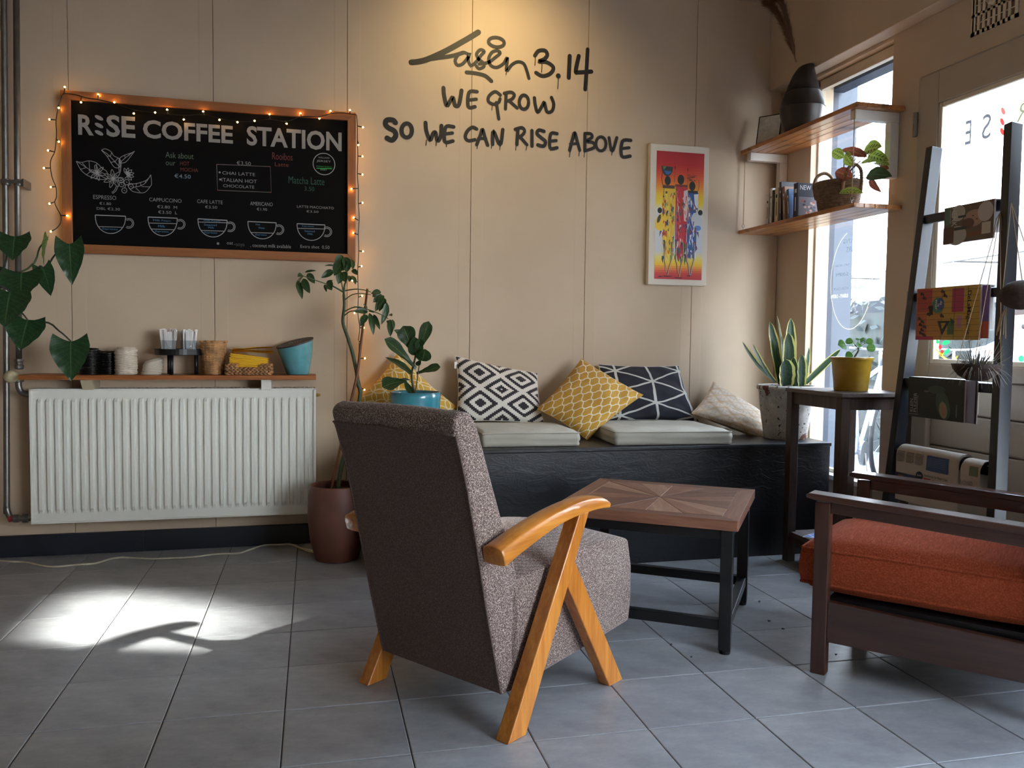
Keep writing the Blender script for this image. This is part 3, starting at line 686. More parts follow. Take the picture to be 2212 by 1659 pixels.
ch('R', 169, 293, 202, 247, TC, .028); ch('SE', 230, 299, 292, 248, TC, .028); ch('COFFEE', 309, 311, 503, 259, TC, .028); ch('STATION', 533, 327, 738, 273, TC, .028)
for y in (254.5, 271, 287): a = q2(214, y); cp.ell(a[0], a[1], .0185, .0085, TC, 14, -.45)
G1 = (96, 118, 96); RD = (122, 52, 46); GN = (40, 84, 72); BU = (66, 128, 168); LW = (150, 150, 150)
for t in (('Ask about',357.5,344,418,328,G1),('our',358,358,379,349,G1),('HOT',389,358,409,348.4,RD),('MOCHA',390,372,428,362,RD),('€4.50',377,386,412,375.3,(140,160,172)),
 ('ESPRESSO',201.5,432,251,421),('€1.80',215,443.3,240,436),('DBL €2.30',209,455,259,447),('CAPPUCCINO',322.4,438,392,427),('€2.80  M',339.5,451.4,382.5,443),('€3.50  L',341.8,463,383,454.5),
 ('CAFE LATTE',425.7,441,481,431),('€3.50',443,451,469,443.7),('AMERICANO',540.6,445.5,589,435.5),('€1.90',554.8,455.7,577,448.5),('LATTE MACCHIATO',641.6,452,721,443.5),('€3.50',662,460,688,454),
 ('€3.50',511.4,357.6,541.7,347.5),('CHAI LATTE',480.3,380.5,551,370),('ITALIAN HOT',478.8,396,554.8,384.5),('CHOCOLATE',482,407.5,549.4,398),
 ('Rooibos',588,346.8,632,329.5,RD),('Latte',593.8,360.5,623.5,350.4,RD),('HOLLAND',688,343,711.7,338.5),('JERSEY',684,352.5,715,345.3),('PREMIUM QUALITY',683.5,362.2,718,358.2,(60,180,90)),('DAIRY',692.5,368.5,706,365,(140,190,150)),
 ('Matcha Latte',623.5,400,700.9,381,GN),('3.50',657.5,413,679,403,GN),('oat ,',490,529.5,508,522.5),('soya',510,534.8,528,526,(78,78,80)),(', coconut milk available',541,537.5,628.5,526),('Extra shot  0.50',649,537.7,711.7,529),
 ('Espresso',221.5,498.5,254,492,BU),('Milk Foam',330.6,479,368.6,473.7,BU),('Milk',341.7,491.5,356.7,486,BU),('Espresso',335.5,503.5,364.4,497.5,BU),('Milk Foam',440.5,479.2,475,475,BU),('Steamed',440.8,488.3,467.9,483.2,BU),('Milk',449.7,494,462.5,489.4,BU),('Espresso',442,506,469,500,BU),
 ('Hot',552.6,487,561.7,482.7,BU),('Water',558,494.8,572.4,490,BU),('Espresso',551.9,510,576,505,BU),('Espresso',652.7,491.3,678,486.6,BU),('Steamed',658,501.6,679.9,497,BU),('Milk',664.7,507.6,675.6,503.2,BU)):
    ch(t[0], *t[1:5], t[5] if len(t) > 5 else LW, -.006)
for k in range(3): t = k*math.pi/3+.3; cs([(471-3.2*math.cos(t), 526-3.2*math.sin(t)), (471+3.2*math.cos(t), 526+3.2*math.sin(t))], 1, LW, 0)
for x, y in ((474.4, 372.4), (475.6, 387.7)): a = q2(x, y); cp.ell(a[0], a[1], .0045, .0045, LW, 10)
cs([(468, 355), (584, 360), (586, 415.5), (470, 411), (468, 355)], 1.1, (120, 112, 110), 0)
for x, y in ((468, 355), (584, 360), (586, 415.5), (470, 411)): cs([(x-3*(1 if x > 500 else -1), y), (x, y)], 1.6, (150, 60, 50), 0)
a = q2(699.9, 354.4); cp.arc(a[0], a[1], .0495, .0495, 0, 360, .0032, (165, 165, 165), 40); cs([(684, 363.5), (717, 364.5)], 1.4, (60, 190, 90), 0)
def cup(x0, y0, x1, y1, yb, hx, hy, lines):
    xm = (x0+x1)/2; rx = (x1-x0)/2; yt = (y0+y1)/2
    cs([(x0, y0), (x1, y1)], 1.7, (165, 165, 165), 0)
    cs([(xm-rx*math.cos(math.pi*t/16)*1.0, yt+(y1-y0)/2*(-math.cos(math.pi*t/16))+(yb-yt)*math.sin(math.pi*t/16)**.85) for t in range(17)], 1.3, (165, 165, 165), 1)
    for r_ in (10.6, 7.6): cs([(hx+r_*math.cos(t), hy+r_*math.sin(t)) for t in [R(-125+250*i/14) for i in range(15)]], 1.2, (155, 155, 155), 1)
    for y in lines:
        f = min(1, max(0, (y-yt)/(yb-yt))); hw_ = rx*math.cos(math.asin(min(1, f**1.18))); cs([(xm-hw_, y-.8), (xm+hw_, y+.8)], 1.2, (155, 155, 155), 0)
cup(205.8, 464.5, 271.4, 467.2, 504.5, 278.3, 482.5, (490.3,)); cup(319.8, 468.8, 382.9, 471.4, 509.4, 389.3, 484.5, (482.5, 495.5)); cup(427.5, 472.6, 490.8, 476.2, 512, 497.3, 490, (480.4, 498.6))
cup(535.5, 478.4, 596.7, 481.3, 516, 602.5, 496.2, (503,)); cup(641.6, 483.2, 701.9, 486, 519.3, 706, 500.8, (494,))
# coffee sprig drawing (zoom coordinates: 140 + x/6.506, 320 + y/6.506)
def zz(x, y): return (140+x/6.506, 320+y/6.506)
def dl(pts, w_=1.0, n=3): cs([zz(*p) for p in pts], w_, (158, 158, 158), n)
dl([(160,185),(240,200),(340,178),(450,210),(520,280),(590,330),(600,420),(500,440),(340,395),(230,310),(160,185)]); dl([(160,185),(300,270),(420,350),(590,430)])
for p in (([(240,200),(300,270)]),([(340,178),(350,300)]),([(450,210),(440,330)]),([(215,300),(300,275)]),([(300,380),(370,320)]),([(430,440),(480,380)])): dl(p, .9, 0)
dl([(515,30),(570,10),(650,50),(690,110),(760,150),(775,265),(700,270),(640,190),(590,110),(515,30)]); dl([(515,30),(620,100),(770,265)]); 
for p in (([(660,60),(640,120)]),([(745,140),(700,200)]),([(590,110),(630,115)]),([(650,200),(700,190)])): dl(p, .9, 0)
dl([(980,42),(940,65),(840,100),(775,140),(765,200),(850,200),(930,110),(980,42)]); dl([(980,42),(860,130),(775,205)])
for p in (([(840,100),(850,140)]),([(910,75),(900,110)])): dl(p, .9, 0)
dl([(755,140),(790,190),(782,330)], 1.2); dl([(770,150),(760,250),(765,330)], 1.0); dl([(1208,375),(1150,450),(1000,500),(910,500),(890,530),(940,600),(1030,625),(1130,620),(1200,540),(1220,500),(1208,375)]); dl([(1208,375),(1110,510),(950,555)])
for p in (([(1060,480),(1075,530)]),([(1010,490),(1000,550)]),([(1130,460),(1140,490)]),([(1080,540),(1200,545)]),([(1000,560),(1060,620)])): dl(p, .9, 0)
for cx, cy, r_, n_, a0 in ((455, 345, 120, 6, .3), (680, 430, 140, 7, .1), (870, 375, 105, 6, -1.9)):
    for k in range(n_):
        a = a0+2*math.pi*k/n_ if cx < 800 else a0+k*.55; tx, ty_ = cx+r_*math.cos(a), cy+r_*math.sin(a)*.95; px_, py_ = -math.sin(a)*r_*.17, math.cos(a)*r_*.17
        dl([(cx, cy), ((cx+tx)/2+px_, (cy+ty_)/2+py_), (tx, ty_), ((cx+tx)/2-px_, (cy+ty_)/2-py_), (cx, cy)], 1.0)
        dl([(cx, cy), (cx+(tx-cx)*.55, cy+(ty_-cy)*.55)], .9, 0)
for cx, cy, r_ in ((790, 450, 38), (800, 510, 34), (870, 478, 38), (838, 595, 36), (930, 540, 34)):
    dl([(cx+r_*math.cos(t), cy+r_*math.sin(t)) for t in [2*math.pi*i/10 for i in range(11)]], 1.0); dl([(cx-8, cy-8), (cx+8, cy+8)], 1, 0)
dl([(745,540),(720,600),(670,640)], 1.0); dl([(725,535),(700,590),(660,625)], 1.0); dl([(855,510),(845,560)], 1.0, 0); dl([(890,385),(840,430)], 1.0, 0)
cp.build('chalk_writing', PRINT, bd)['label'] = 'white, red, green and blue chalk menu lettering and cup drawings'

# ---------------------------------------------------------------- string of fairy lights
fl = thing('fairy_lights', 'black string of warm fairy lights draped round the menu board', 'string lights', (-.385, 3.985, 1.6))
O = fl.location
FY = 3.988
def wire(pts, y=FY): 
    m = MB(); m.tube([v-O for v in sm([aY(*p, y) for p in pts], 4)], .0021, 5); return m.build('wire', BLACKP, fl, smooth=True)
wire([(137,202),(128,225),(121,259),(122,285),(121,305),(118,328),(110,345),(109,363),(113,385),(121,405),(122,425),(118,437),(124,452),(131,465),(131,480),(125,490),(118,496)])
wire([(137,202),(160,204),(190,212),(212,215),(250,224),(290,237),(335,244),(397,249),(440,248),(475,256),(513,262),(550,262),(582,258),(619,262),(651,252),(690,252),(716,245),(740,244),(756,246),(770,248)])
wire([(770,248),(772,270),(772,300),(773,338),(772,377),(774,408),(774,438),(776,470),(774,505),(775,543),(773,580),(773,606),(774,640),(773,676),(777,708),(774,736)])
wire([(776,740),(775,774),(773,803),(779,835),(781,846)])
BULB = emis('warm_bulb', (255, 186, 84), 60)
bulbs = [(140,188,139,202),(212,204,212,214),(175,221,176,208),(247,221,249,224),(127,233,126,227),(107,258,121,259),(289,245,289,238),(335,243,335,246),(361,237,362,247),(397,258,397,250),(439,241,440,249),(474,259,474,255),(513,264,513,261),(550,261,550,263),(582,247,583,257),(619,267,619,261),(649,245,651,252),(690,256,690,252),(714,240,716,245),(756,238,756,246),
 (127,306,121,300),(104,325,117,328),(95,363,108,363),(110,404,121,403),(107,440,118,436),(145,466,131,465),(110,500,118,496),(784,275,772,272),(774,313,773,305),(783,338,773,337),(783,377,773,375),(759,408,773,407),(783,438,774,440),(764,470,774,476),(763,503,774,507),(784,543,775,542),(781,575,774,577),(761,606,773,609),(782,639,775,642),(766,676,774,672),(786,708,777,708),(781,736,775,738),(788,774,777,774),(774,803,774,800),(787,842,780,838)]
bb_ = MB(); bb_.ball((0, 0, 0), .0036, 8, 6); bmesh0 = None
for bx, by, wx_, wy_ in bulbs:
    p = aY(bx, by, FY-.004)-O; q = aY(wx_, wy_, FY)-O; d = (p-q); 
    m = MB(); m.tube([q, p-d*.12], [.0022, .0030], 6); st0 = m.build('bulb_socket', BLACKP, fl)
    if bmesh0 is None: bmesh0 = bb_.build('bulb', BULB, fl, smooth=True); o = bmesh0
    else: o = bmesh0.copy(); C.objects.link(o)
    o.location = p
bulb_c = len(bulbs)

# ---------------------------------------------------------------- canvas
cv = thing('canvas_painting', 'tall canvas of three robed figures carrying loads under a red sky', 'painting', (1.896, 4.04, 1.277))
O = Vector(cv.location)
cx0, cx1, cz0, cz1 = 1.731, 2.062, 1.277, 1.999
m = MB(); m.box((cx0-O.x, -.036, 0), (cx1-O.x, -.0005, cz1-cz0)); m.build('canvas', plain('primed_canvas', (222, 214, 200), .75, 0, 4, .3, 500, .0006), cv, bevel=.004)
PW, PH = .268, .655; px_ = cx0-O.x+.034; pz_ = .030
vp_ = Print((px_, -.0363, pz_), (PW/545, 0, 0), (0, 0, -PH/1415), (0, -1, 0), .00035); vp_.o = Vector((px_, -.0363, pz_+PH))
def V(x, y): return (x-115, y-132)
stops = [(0, (176, 26, 36)), (.10, (188, 30, 36)), (.17, (214, 70, 36)), (.26, (232, 130, 36)), (.34, (238, 196, 40)), (.40, (240, 214, 60)), (.45, (226, 222, 214)), (.60, (214, 216, 220)), (.78, (206, 208, 214)), (.83, (232, 214, 120)), (.88, (240, 196, 40)), (.92, (226, 120, 50)), (.96, (200, 50, 48)), (1, (186, 30, 46))]
def grad(t):
    for (a, ca), (b_, cb) in zip(stops, stops[1:]):
        if t <= b_: f = (t-a)/(b_-a); return tuple(ca[i]+(cb[i]-ca[i])*f for i in range(3))
    return stops[-1][1]
for k in range(56): vp_.rect(0, k/56*1415, 545, (k+1)/56*1415, grad((k+.5)/56))
rs = random.Random(3)
def body(pts, base, cols, nblob):
    vp_.lay = 2; P_ = [V(*p) for p in pts]; vp_.poly(P_, base); xs = [p[0] for p in P_]; ys = [p[1] for p in P_]
    for i in range(nblob):
        x = rs.uniform(min(xs)+8, max(xs)-8); y = rs.uniform(min(ys)+10, max(ys)-20); vp_.lay = 2.4+i*.02
        L_ = rs.uniform(20, 90); vp_.stroke([(x, y), (x+rs.uniform(-8, 8), y+L_*.5), (x+rs.uniform(-10, 10), y+L_)], [rs.uniform(8, 22), rs.uniform(8, 20), 3], rs.choice(cols), False)
body([(190,540),(330,540),(335,900),(330,1180),(315,1320),(290,1300),(270,1330),(240,1290),(215,1200),(195,1150),(200,900),(185,700)], (232,190,50), [(206,60,40),(60,90,60),(240,214,90),(210,210,150),(120,150,70),(200,80,40),(44,60,80),(236,200,60),(240,210,80)], 90)
body([(340,510),(475,520),(478,900),(470,1200),(440,1310),(420,1290),(395,1320),(370,1290),(345,1180),(338,900)], (196,44,60), [(60,70,140),(230,120,110),(226,210,210),(150,30,60),(44,60,110),(60,100,70),(214,60,70),(190,40,60)], 90)
body([(480,560),(600,570),(598,700),(590,1000),(585,1200),(560,1310),(530,1290),(500,1310),(478,1200),(480,900)], (52,92,170), [(226,230,236),(120,60,80),(40,70,140),(90,140,190),(60,110,90),(200,210,220),(50,90,170)], 80)
vp_.lay = 3.4
vp_.poly([V(*p) for p in ((430,560),(478,540),(478,680),(468,900),(440,890),(430,700))], (224,206,204)); vp_.poly([V(*p) for p in ((548,590),(600,585),(596,740),(580,740),(560,700))], (228,232,230))
vp_.ell(*V(178,915), 62, 100, (240,200,50), 20, .3); vp_.ell(*V(155,880), 18, 50, (60,54,40), 14, .3); vp_.ell(*V(590,895), 62, 105, (206,214,222), 20, -.2); vp_.ell(*V(600,965), 40, 30, (100,140,200), 14)
BK = (22, 18, 20)
vp_.lay = 4
for x, y, rx, ry in ((245,455,35,50),(395,435,38,55),(527,500,36,52),(162,788,26,32),(627,790,27,31)): vp_.ell(*V(x, y), rx, ry, BK, 20)
vp_.poly([V(*p) for p in ((170,295),(302,302),(298,350),(270,395),(235,408),(205,395),(178,350))], (30,50,46)); vp_.lay = 4.2; vp_.poly([V(*p) for p in ((200,345),(285,350),(262,385),(225,388))], (50,100,170))
vp_.poly([V(*p) for p in ((182,300),(230,300),(200,340))], (90,120,60)); vp_.lay = 4
for i in range(26): a_, b2_ = rs.uniform(450, 560), rs.uniform(375, 445); vp_.stroke([V(a_, b2_), V(a_+rs.uniform(20, 35), b2_+rs.uniform(-8, 12))], 4, rs.choice([(70,52,40), (30,24,22)]), False)
vp_.rect(*V(190,505), *V(325,540), (84,50,34)); vp_.rect(*V(330,490), *V(470,516), (120,50,34)); vp_.rect(*V(478,550), *V(592,578), (40,36,40))
vp_.lay = 4.5
for a_, b2_ in (((325,295),(320,470)),((472,308),(472,520))): vp_.stroke([V(*a_), V(*b2_)], 5, (110,80,50)); vp_.stroke([V(*a_), V(a_[0], a_[1]+22)], 9, BK)
for pts in ([(190,360),(176,430),(190,510)], [(600,430),(606,490),(594,550)], [(205,545),(200,640),(215,700)]): vp_.stroke([tuple(v) for v in sm([V(*p) for p in pts])], 5, (40,30,26), False)
for pts in ([(345,560),(370,740),(395,910)], [(280,600),(240,700),(210,800)], [(490,600),(540,700),(590,790)], [(345,560),(360,650),(385,690)], [(300,600),(290,760),(260,900)], [(480,700),(500,900),(545,1010)], [(482,720),(530,900),(560,980)], [(360,700),(350,900),(355,1100)]): vp_.stroke([tuple(v) for v in sm([V(*p) for p in pts])], 4, (232,190,140), False)
for sx_, ex_, e2 in ((230,245,1470),(305,265,1505),(360,385,1490),(432,398,1520),(485,520,1500),(560,528,1500)):
    pts = sm([V(sx_, 1130), V(sx_-6 if sx_ < ex_ else sx_+6, 1300), V((sx_+ex_)/2, 1400), V(ex_, e2)]); vp_.lay = 4.6; vp_.stroke([tuple(v) for v in pts], [22, 20, 18]+[14]*(len(pts)-4)+[6], (30,24,26), False); vp_.lay = 4.8; vp_.stroke([(v[0]+3, v[1]) for v in pts], [6]*(len(pts)-1)+[3], (228,190,130) if sx_ < 450 else (200,206,214), False)
    vp_.lay = 5
    for k in range(9): vp_.stroke([V(sx_-12, 1215+k*13), V(sx_+12, 1218+k*13)], 3, (160,130,90), False)
for x, y, q in ((178,1050,-1),(600,1045,1)): vp_.poly([V(x-12*q, y-40), V(x+10*q, y-36), V(x+16*q, y+32)], (50,56,70))
for x, y, q in ((260,1515,60),(390,1530,50),(510,1503,26),(180,1520,26)): vp_.ell(*V(x, y), q, 6, (70,14,20), 12)
vp_.build('painted_figures', PRINT, cv)

# ---------------------------------------------------------------- cable on the floor
cz = thing('power_cable', 'cream cable snaking along the floor beneath the radiator', 'cable', (-.5, 3.8, 0))
O = cz.location; m = MB()
P_ = [aZ(x, y, .004) for x, y in ((-60,1209),(0,1211),(25,1213),(60,1215),(95,1223),(125,1224),(165,1220),(205,1217),(235,1208),(262,1204),(285,1205),(325,1207),(365,1206),(410,1204),(450,1199),(480,1196),(515,1195),(540,1187),(570,1177),(605,1174),(630,1176),(650,1184),(690,1192))]
for i, p in enumerate(P_): p.y = min(p.y, 4.012)
m.tube([v-O for v in sm(P_, 4)], .0042, 8); m.build('cord', plain('cream_cable', (206, 200, 176), .5, .15, 12), cz, smooth=True)
P_ = [aZ(x, y, .004) for x, y in ((645,1183),(662,1190),(690,1196))]
m = MB(); m.tube([v-O for v in sm(P_, 3)], .004, 8); m.build('second_cord', plain('yellowed_cable', (190, 180, 130), .5), cz, smooth=True)
# ---------------------------------------------------------------- bench
bm_ = MT('black_osb'); bm_.set(rough=.38, spec=.5)
v_ = bm_.nt.nodes.new('ShaderNodeTexVoronoi'); v_.inputs['Scale'].default_value = 16; bm_.nt.links.new(bm_.coord('Object', (1, 1, 2.2), (.4, .3, .5)), v_.inputs['Vector'])
hx = X(bm_.nt, v_.outputs['Color'])
nz = bm_.noise(10, 5, .7, (1, 1, 2.5), dist=1.5)
bm_.color(bm_.ramp(bm_.noise(60, 3, .8, (1, 1, .5)), ((.3, (13, 15, 22)), (.62, (17, 20, 28)), (.76, (38, 42, 52))))); bm_.bump(nz+hx*.35, .5, .004)
bn = thing('storage_bench', 'long black painted chipboard bench along the back wall', 'bench', (1.38, 3.36, 0))
m = MB(); m.box((-1.03, .018, 0), (1.015, .034, .502)); m.build('front_panel', bm_.mat, bn)
m = MB(); m.box((-1.03, .034, 0), (-1.012, .676, .502)); m.build('side_panel', bm_.mat, bn)
m = MB(); m.box((.997, .034, 0), (1.015, .676, .502)); m.build('side_panel', bm_.mat, bn)
m = MB(); m.box((-1.035, .010, .5025), (1.020, .678, .521)); m.build('bench_top', bm_.mat, bn, bevel=.004)
BT = .521

# ---------------------------------------------------------------- seat pads
CUSH = MT('grey_green_canvas'); CUSH.set(rough=.85, sheen=.1); CUSH.color(CUSH.ramp(CUSH.noise(4, 3), ((.3, (172, 168, 154)), (.7, (188, 184, 170))))); CUSH.bump(CUSH.noise(700, 2, .5), .15, .0006); CUSH = CUSH.mat
def seat_pad(name, label, x0, x1, y0, y1, z0, t, seed, rz=0):
    cx, cy = (x0+x1)/2, (y0+y1)/2; th_ = thing(name, label, 'cushion', (cx, cy, z0), rz, 'grey seat pads on the bench')
    hx_, hy_ = (x1-x0)/2, (y1-y0)/2; rnd = random.Random(seed); ph = rnd.uniform(0, 6)
    def top(u, v, s=1):
        a, b_ = 2*u-1, 2*v-1; e = max(0, (1-abs(a)**9)*(1-abs(b_)**9)); 
        x = a*hx_*(1-.03*(1-e)); y = b_*hy_*(1-.03*(1-e)); r_ = min(1, e*1.2)
        wr_ = .004*math.sin(a*9+ph+2*math.sin(b_*3))*math.exp(-((b_+.75)/.3)**2)+.003*noise.noise(Vector((a*5+seed, b_*5, 0)))
        if s > 0: z = t*(.86+.14*r_**.5)+wr_*r_
        else: z = .002*(1-r_)
        return Vector((x, y, z))
    m = MB(); nu, nv = 36, 26
    m.grid(lambda u, v: top(u, v, 1), nu, nv); m.grid(lambda u, v: top(1-u, v, -1), nu, nv)
    # side wall with a fold
    per = [(i/nu, 0) for i in range(nu)]+[(1, i/nv) for i in range(nv)]+[(1-i/nu, 1) for i in range(nu)]+[(0, 1-i/nv) for i in range(nv)]
    L = len(per); rows = 6; vs = []
    for k in range(rows+1):
        for i, (u, v) in enumerate(per):
            p1, p0 = top(u, v, 1), top(u, v, -1); f = k/rows; p = p0.lerp(p1, f); c_ = Vector((p.x/hx_, p.y/hy_, 0)); 
            bul = .007*math.sin(math.pi*f)-.006*math.exp(-((f-.42-.1*math.sin(i*.13+ph))/.09)**2)
            d = Vector((1 if abs(c_.x) > .93 else 0, 1 if abs(c_.y) > .93 else 0)); d = Vector((math.copysign(d.x, c_.x), math.copysign(d.y, c_.y), 0)); d = d.normalized() if d.length else d
            vs.append(p+d*bul)
    m.add(vs, [(k*L+i, k*L+(i+1) % L, (k+1)*L+(i+1) % L, (k+1)*L+i) for k in range(rows) for i in range(L)])
    m.build('pad', CUSH, th_, smooth=True, weld=True)
    # stitched seam along the top edge
    m = MB(); m.tube([top(u, v, 1)+Vector((math.copysign(.002, u-.5) if u in (0, 1) else 0, math.copysign(.002, v-.5) if v in (0, 1) else 0, .0005)) for u, v in per]+[top(0, 0, 1)], .0022, 5, False); m.build('seam', CUSH, th_, smooth=True)
    return th_
seat_pad('seat_pad', 'grey canvas seat pad on the bench, left one behind the armchair', .745, 1.185, 3.425, 3.86, BT, .068, 1, R(-2))
seat_pad('seat_pad', 'grey canvas seat pad on the bench, right one below the navy pillow', 1.345, 1.905, 3.385, 3.86, BT, .068, 4, R(-4.5))

# ---------------------------------------------------------------- pillows
def cloth(name, fn, wr=.85):
    m = MT(name); m.set(rough=wr, sheen=.15); u, v = m.uv(); m.color(fn(m, u, v)); m.bump(m.noise(900, 2), .15, .0005); return m.mat
def pat_petal(m, u, v):
    s = 4.2; a, b_ = u*s, v*s; acc = None
    for ox, oy in ((0, 0), (.5, .5)):
        dx = (a+ox).fr()-.5; dy = (b_+oy).fr()-.5; d = (dx*dx+dy*dy).m('SQRT'); k = ((d-.5).abs() < .032)
        k2 = (((dx.abs()-1.0)*(dx.abs()-1.0)+dy*dy).m('SQRT')-.5).abs() < .032
        acc = k if acc is None else acc.m('MAXIMUM', k)
    base = m.ramp(m.noise(5, 3), ((.3, (190, 145, 46)), (.7, (214, 172, 70)))); return m.mix(acc, base, (226, 214, 178))
def pat_steps(m, u, v):
    N = 46.0; a = (u*N).fl()/N; b_ = (v*N).fl()/N; s = 2.0
    dx = ((a*s+.0).fr()-.5).abs(); dy = ((b_*s+.0).fr()-.5).abs(); d = dx+dy     # 0 centre .. 1 corner
    def rings(d): return (d < .035)*-1.0+(d < .13)+(d > .25)*(d < .37)
    d2 = (.5-dx)+(.5-dy)
    k = (d < .5)*((d < .135)-(d < .04)+(d > .27)*(d < .41))+(d > .5)*((d2 < .135)-(d2 < .04)+(d2 > .27)*(d2 < .41))
    return m.mix(k.clamp(), (216, 210, 200), (38, 32, 38))
def pat_lattice(m, u, v):
    s = 5.6; a, b_ = (u+v)*s, (u-v)*s
    p = ((a+(b_*6.2832).sin()*.08).fr()-.5).abs() < .06; q = ((b_+(a*6.2832).sin()*.08).fr()-.5).abs() < .06
    base = m.ramp(m.noise(5, 3), ((.3, (180, 134, 44)), (.7, (206, 160, 62)))); return m.mix(p.m('MAXIMUM', q), base, (226, 216, 190))
def pat_tri(m, u, v):
    w_ = (m.noise(2.2, 2, kind='UV')-.5)*.22; s = 2.5; a = u*s+w_+.1; b_ = v*s-w_*.8+.05
    k = ((a.fr()-.5).abs() < .035); 
    k = k.m('MAXIMUM', (((a*.5+b_).fr()-.5).abs() < .038)); k = k.m('MAXIMUM', (((a*.5-b_+.5).fr()-.5).abs() < .038))
    return m.mix(k, (32, 34, 46), (206, 206, 200))
def pat_gold(m, u, v):
    s = 6.0; a, b_ = (u+v)*s*.7, (u-v)*s*.7; da, db = (a.fr()-.5).abs(), (b_.fr()-.5).abs()
    k = (da > .44).m('MAXIMUM', db > .44); k = k.m('MAXIMUM', ((da > .34)*(da < .38)).m('MAXIMUM', (db > .34)*(db < .38)))
    fl_ = ((da*da+db*db).m('SQRT')+((a*12.56).sin()*(b_*12.56).sin()).abs()*.16); k = k.m('MAXIMUM', (fl_ > .2)*(fl_ < .27)*(da < .3)*(db < .3))
    fade = m.noise(2.5, 3, kind='UV')
    return m.mix(k*(fade+.15).clamp(), (206, 196, 182), (184, 140, 76))
def pillow(label, cor, T, mat, seed, nrm, ear=.05, tagpos=None, sag=0, pinch=.06):
    P4 = [Vector(c_) for c_ in cor]; c0 = sum(P4, Vector())/4; c0.z = min(p.z for p in P4)
    th_ = thing('throw_pillow', label, 'pillow', c0); n_ = Vector(nrm).normalized()
    def pt(u, v, s):
        # v=0 bottom, v=1 top ; corners TL TR BR BL
        du, dv = 2*u-1, 2*v-1; uu = .5+.5*du*(1-pinch*(1-dv*dv)*abs(du)**2); vv = .5+.5*dv*(1-pinch*(1-du*du)*abs(dv)**2)
        p = (P4[3].lerp(P4[2], uu)).lerp(P4[0].lerp(P4[1], uu), vv)
        f = max(0, (1-du*du)*(1-dv*dv))**.42
        wr_ = .010*noise.noise(Vector((u*4+seed*3.1, v*4, seed)))+.005*noise.noise(Vector((u*11+seed, v*9, seed*2)))
        wr_ += .006*math.sin(14*(u*v)+seed)*math.exp(-((du*dv-.35)/.25)**2)
        q = p+n_*(s*T*f*.5+(wr_ if s > 0 else 0)*min(1, f*1.6)); q.z -= sag*f*(1 if v > .4 else .3)
        return q-c0
    m = MB(); m.grid(lambda u, v: pt(u, v, 1), 44, 44); m.grid(lambda u, v: pt(1-u, v, -1), 30, 30)
    m.build('cover', mat, th_, smooth=True)
    m = MB(); per = [(i/22, 0) for i in range(22)]+[(1, i/22) for i in range(22)]+[(1-i/22, 1) for i in range(22)]+[(0, 1-i/22) for i in range(23)]
    m.tube([pt(u, v, 1) for u, v in per], .0022, 5, False); m.build('seam', mat, th_, smooth=True)
    if tagpos: a, b_ = tagpos; p = pt(a, b_, 1); m = MB(); m.box(p+Vector((-.012, -.0008, -.016)), p+Vector((.003, .0008, .016))); lab(m.build('care_tag', WHITEP, th_), 'white care tag')
    return th_
MP = {k: cloth('pillow_'+k, f) for k, f in dict(petal=pat_petal, steps=pat_steps, lattice=pat_lattice, tri=pat_tri, gold=pat_gold).items()}
pillow('yellow pillow with white petal outlines, leaning behind the leafy plant in the blue pot', [aY(858, 764, 4.0), aY(993, 884, 3.92), aY(888, 952, 3.84), aY(770, 868, 3.94)], .13, MP['petal'], 1, (-.1, -1, .45))
pillow('black and white pillow of stepped diamonds on the left seat pad', [aY(984, 769, 3.97), aY(1161, 806, 3.96), aY(1176, 915, 3.85), aY(985, 910, 3.85)], .11, MP['steps'], 2, (-.05, -1, .4), tagpos=(0.0, .86))
pillow('mustard pillow with white wavy lattice standing on its corner between the seat pads', [aY(1256, 775, 3.95), aY(1389, 853, 3.77), aY(1268, 950, 3.63), aY(1161, 884, 3.80)], .13, MP['lattice'], 3, (.1, -1, .4))
pillow('navy pillow with white triangle lines on the right seat pad', [aY(1293, 787, 4.01), aY(1466, 790, 4.01), aY(1510, 911, 3.88), aY(1300, 910, 3.88)], .09, MP['tri'], 4, (.05, -1, .4))
pillow('beige pillow with gold diamond print slumped against the snake plant pot', [aY(1541, 824, 3.99), aY(1668, 905, 3.88), aY(1657, 951, 3.63), aY(1494, 893, 3.80)], .12, MP['gold'], 5, (-.25, -1, .75), sag=.01)

# ---------------------------------------------------------------- armchair
tw = MT('brown_grey_tweed'); tw.set(rough=.95, sheen=.25, spec=.2)
xx, yy, zz_ = tw.xyz('Object', (.0, .0, .0)); S_ = 480.0
h1 = ((xx+yy)*S_*2+zz_*S_*2).sin(); h2 = ((xx+yy)*S_*2-zz_*S_*2).sin(); wv = h1*h2
nn = tw.noise(300, 2, .8); mm_ = (wv*.06+nn*.98)
col = tw.ramp(mm_, ((.34, (58, 44, 42)), (.47, (104, 85, 79)), (.57, (160, 142, 133)), (.66, (214, 200, 190))))
tw.color(col); tw.bump(mm_, .9, .0022); TW = tw.mat
tb_ = MT('dark_tweed_back'); tb_.set(rough=.95, sheen=.1, spec=.2); n9 = tb_.noise(300, 3, .85); tb_.color(tb_.mix(tb_.noise(7, 3)*.5, tb_.ramp(n9, ((.34, (66, 56, 52)), (.52, (100, 87, 81)), (.68, (146, 132, 122)))), (104, 78, 74))); tb_.bump(n9, .6, .0015); TWB = tb_.mat
OAK = wood('honey_beech', (150, 84, 28), (196, 122, 46), (226, 156, 70), 2, 4, .3, .06, coat=.35)
OAKX = wood('honey_beech_arm', (160, 92, 32), (200, 128, 50), (228, 160, 76), 0, 4, .28, .05, coat=.4)
ac = thing('armchair', 'brown-grey tweed armchair with curved honey-coloured wooden arms, its back to the camera', 'armchair', (.508, 1.944, 0), R(36))
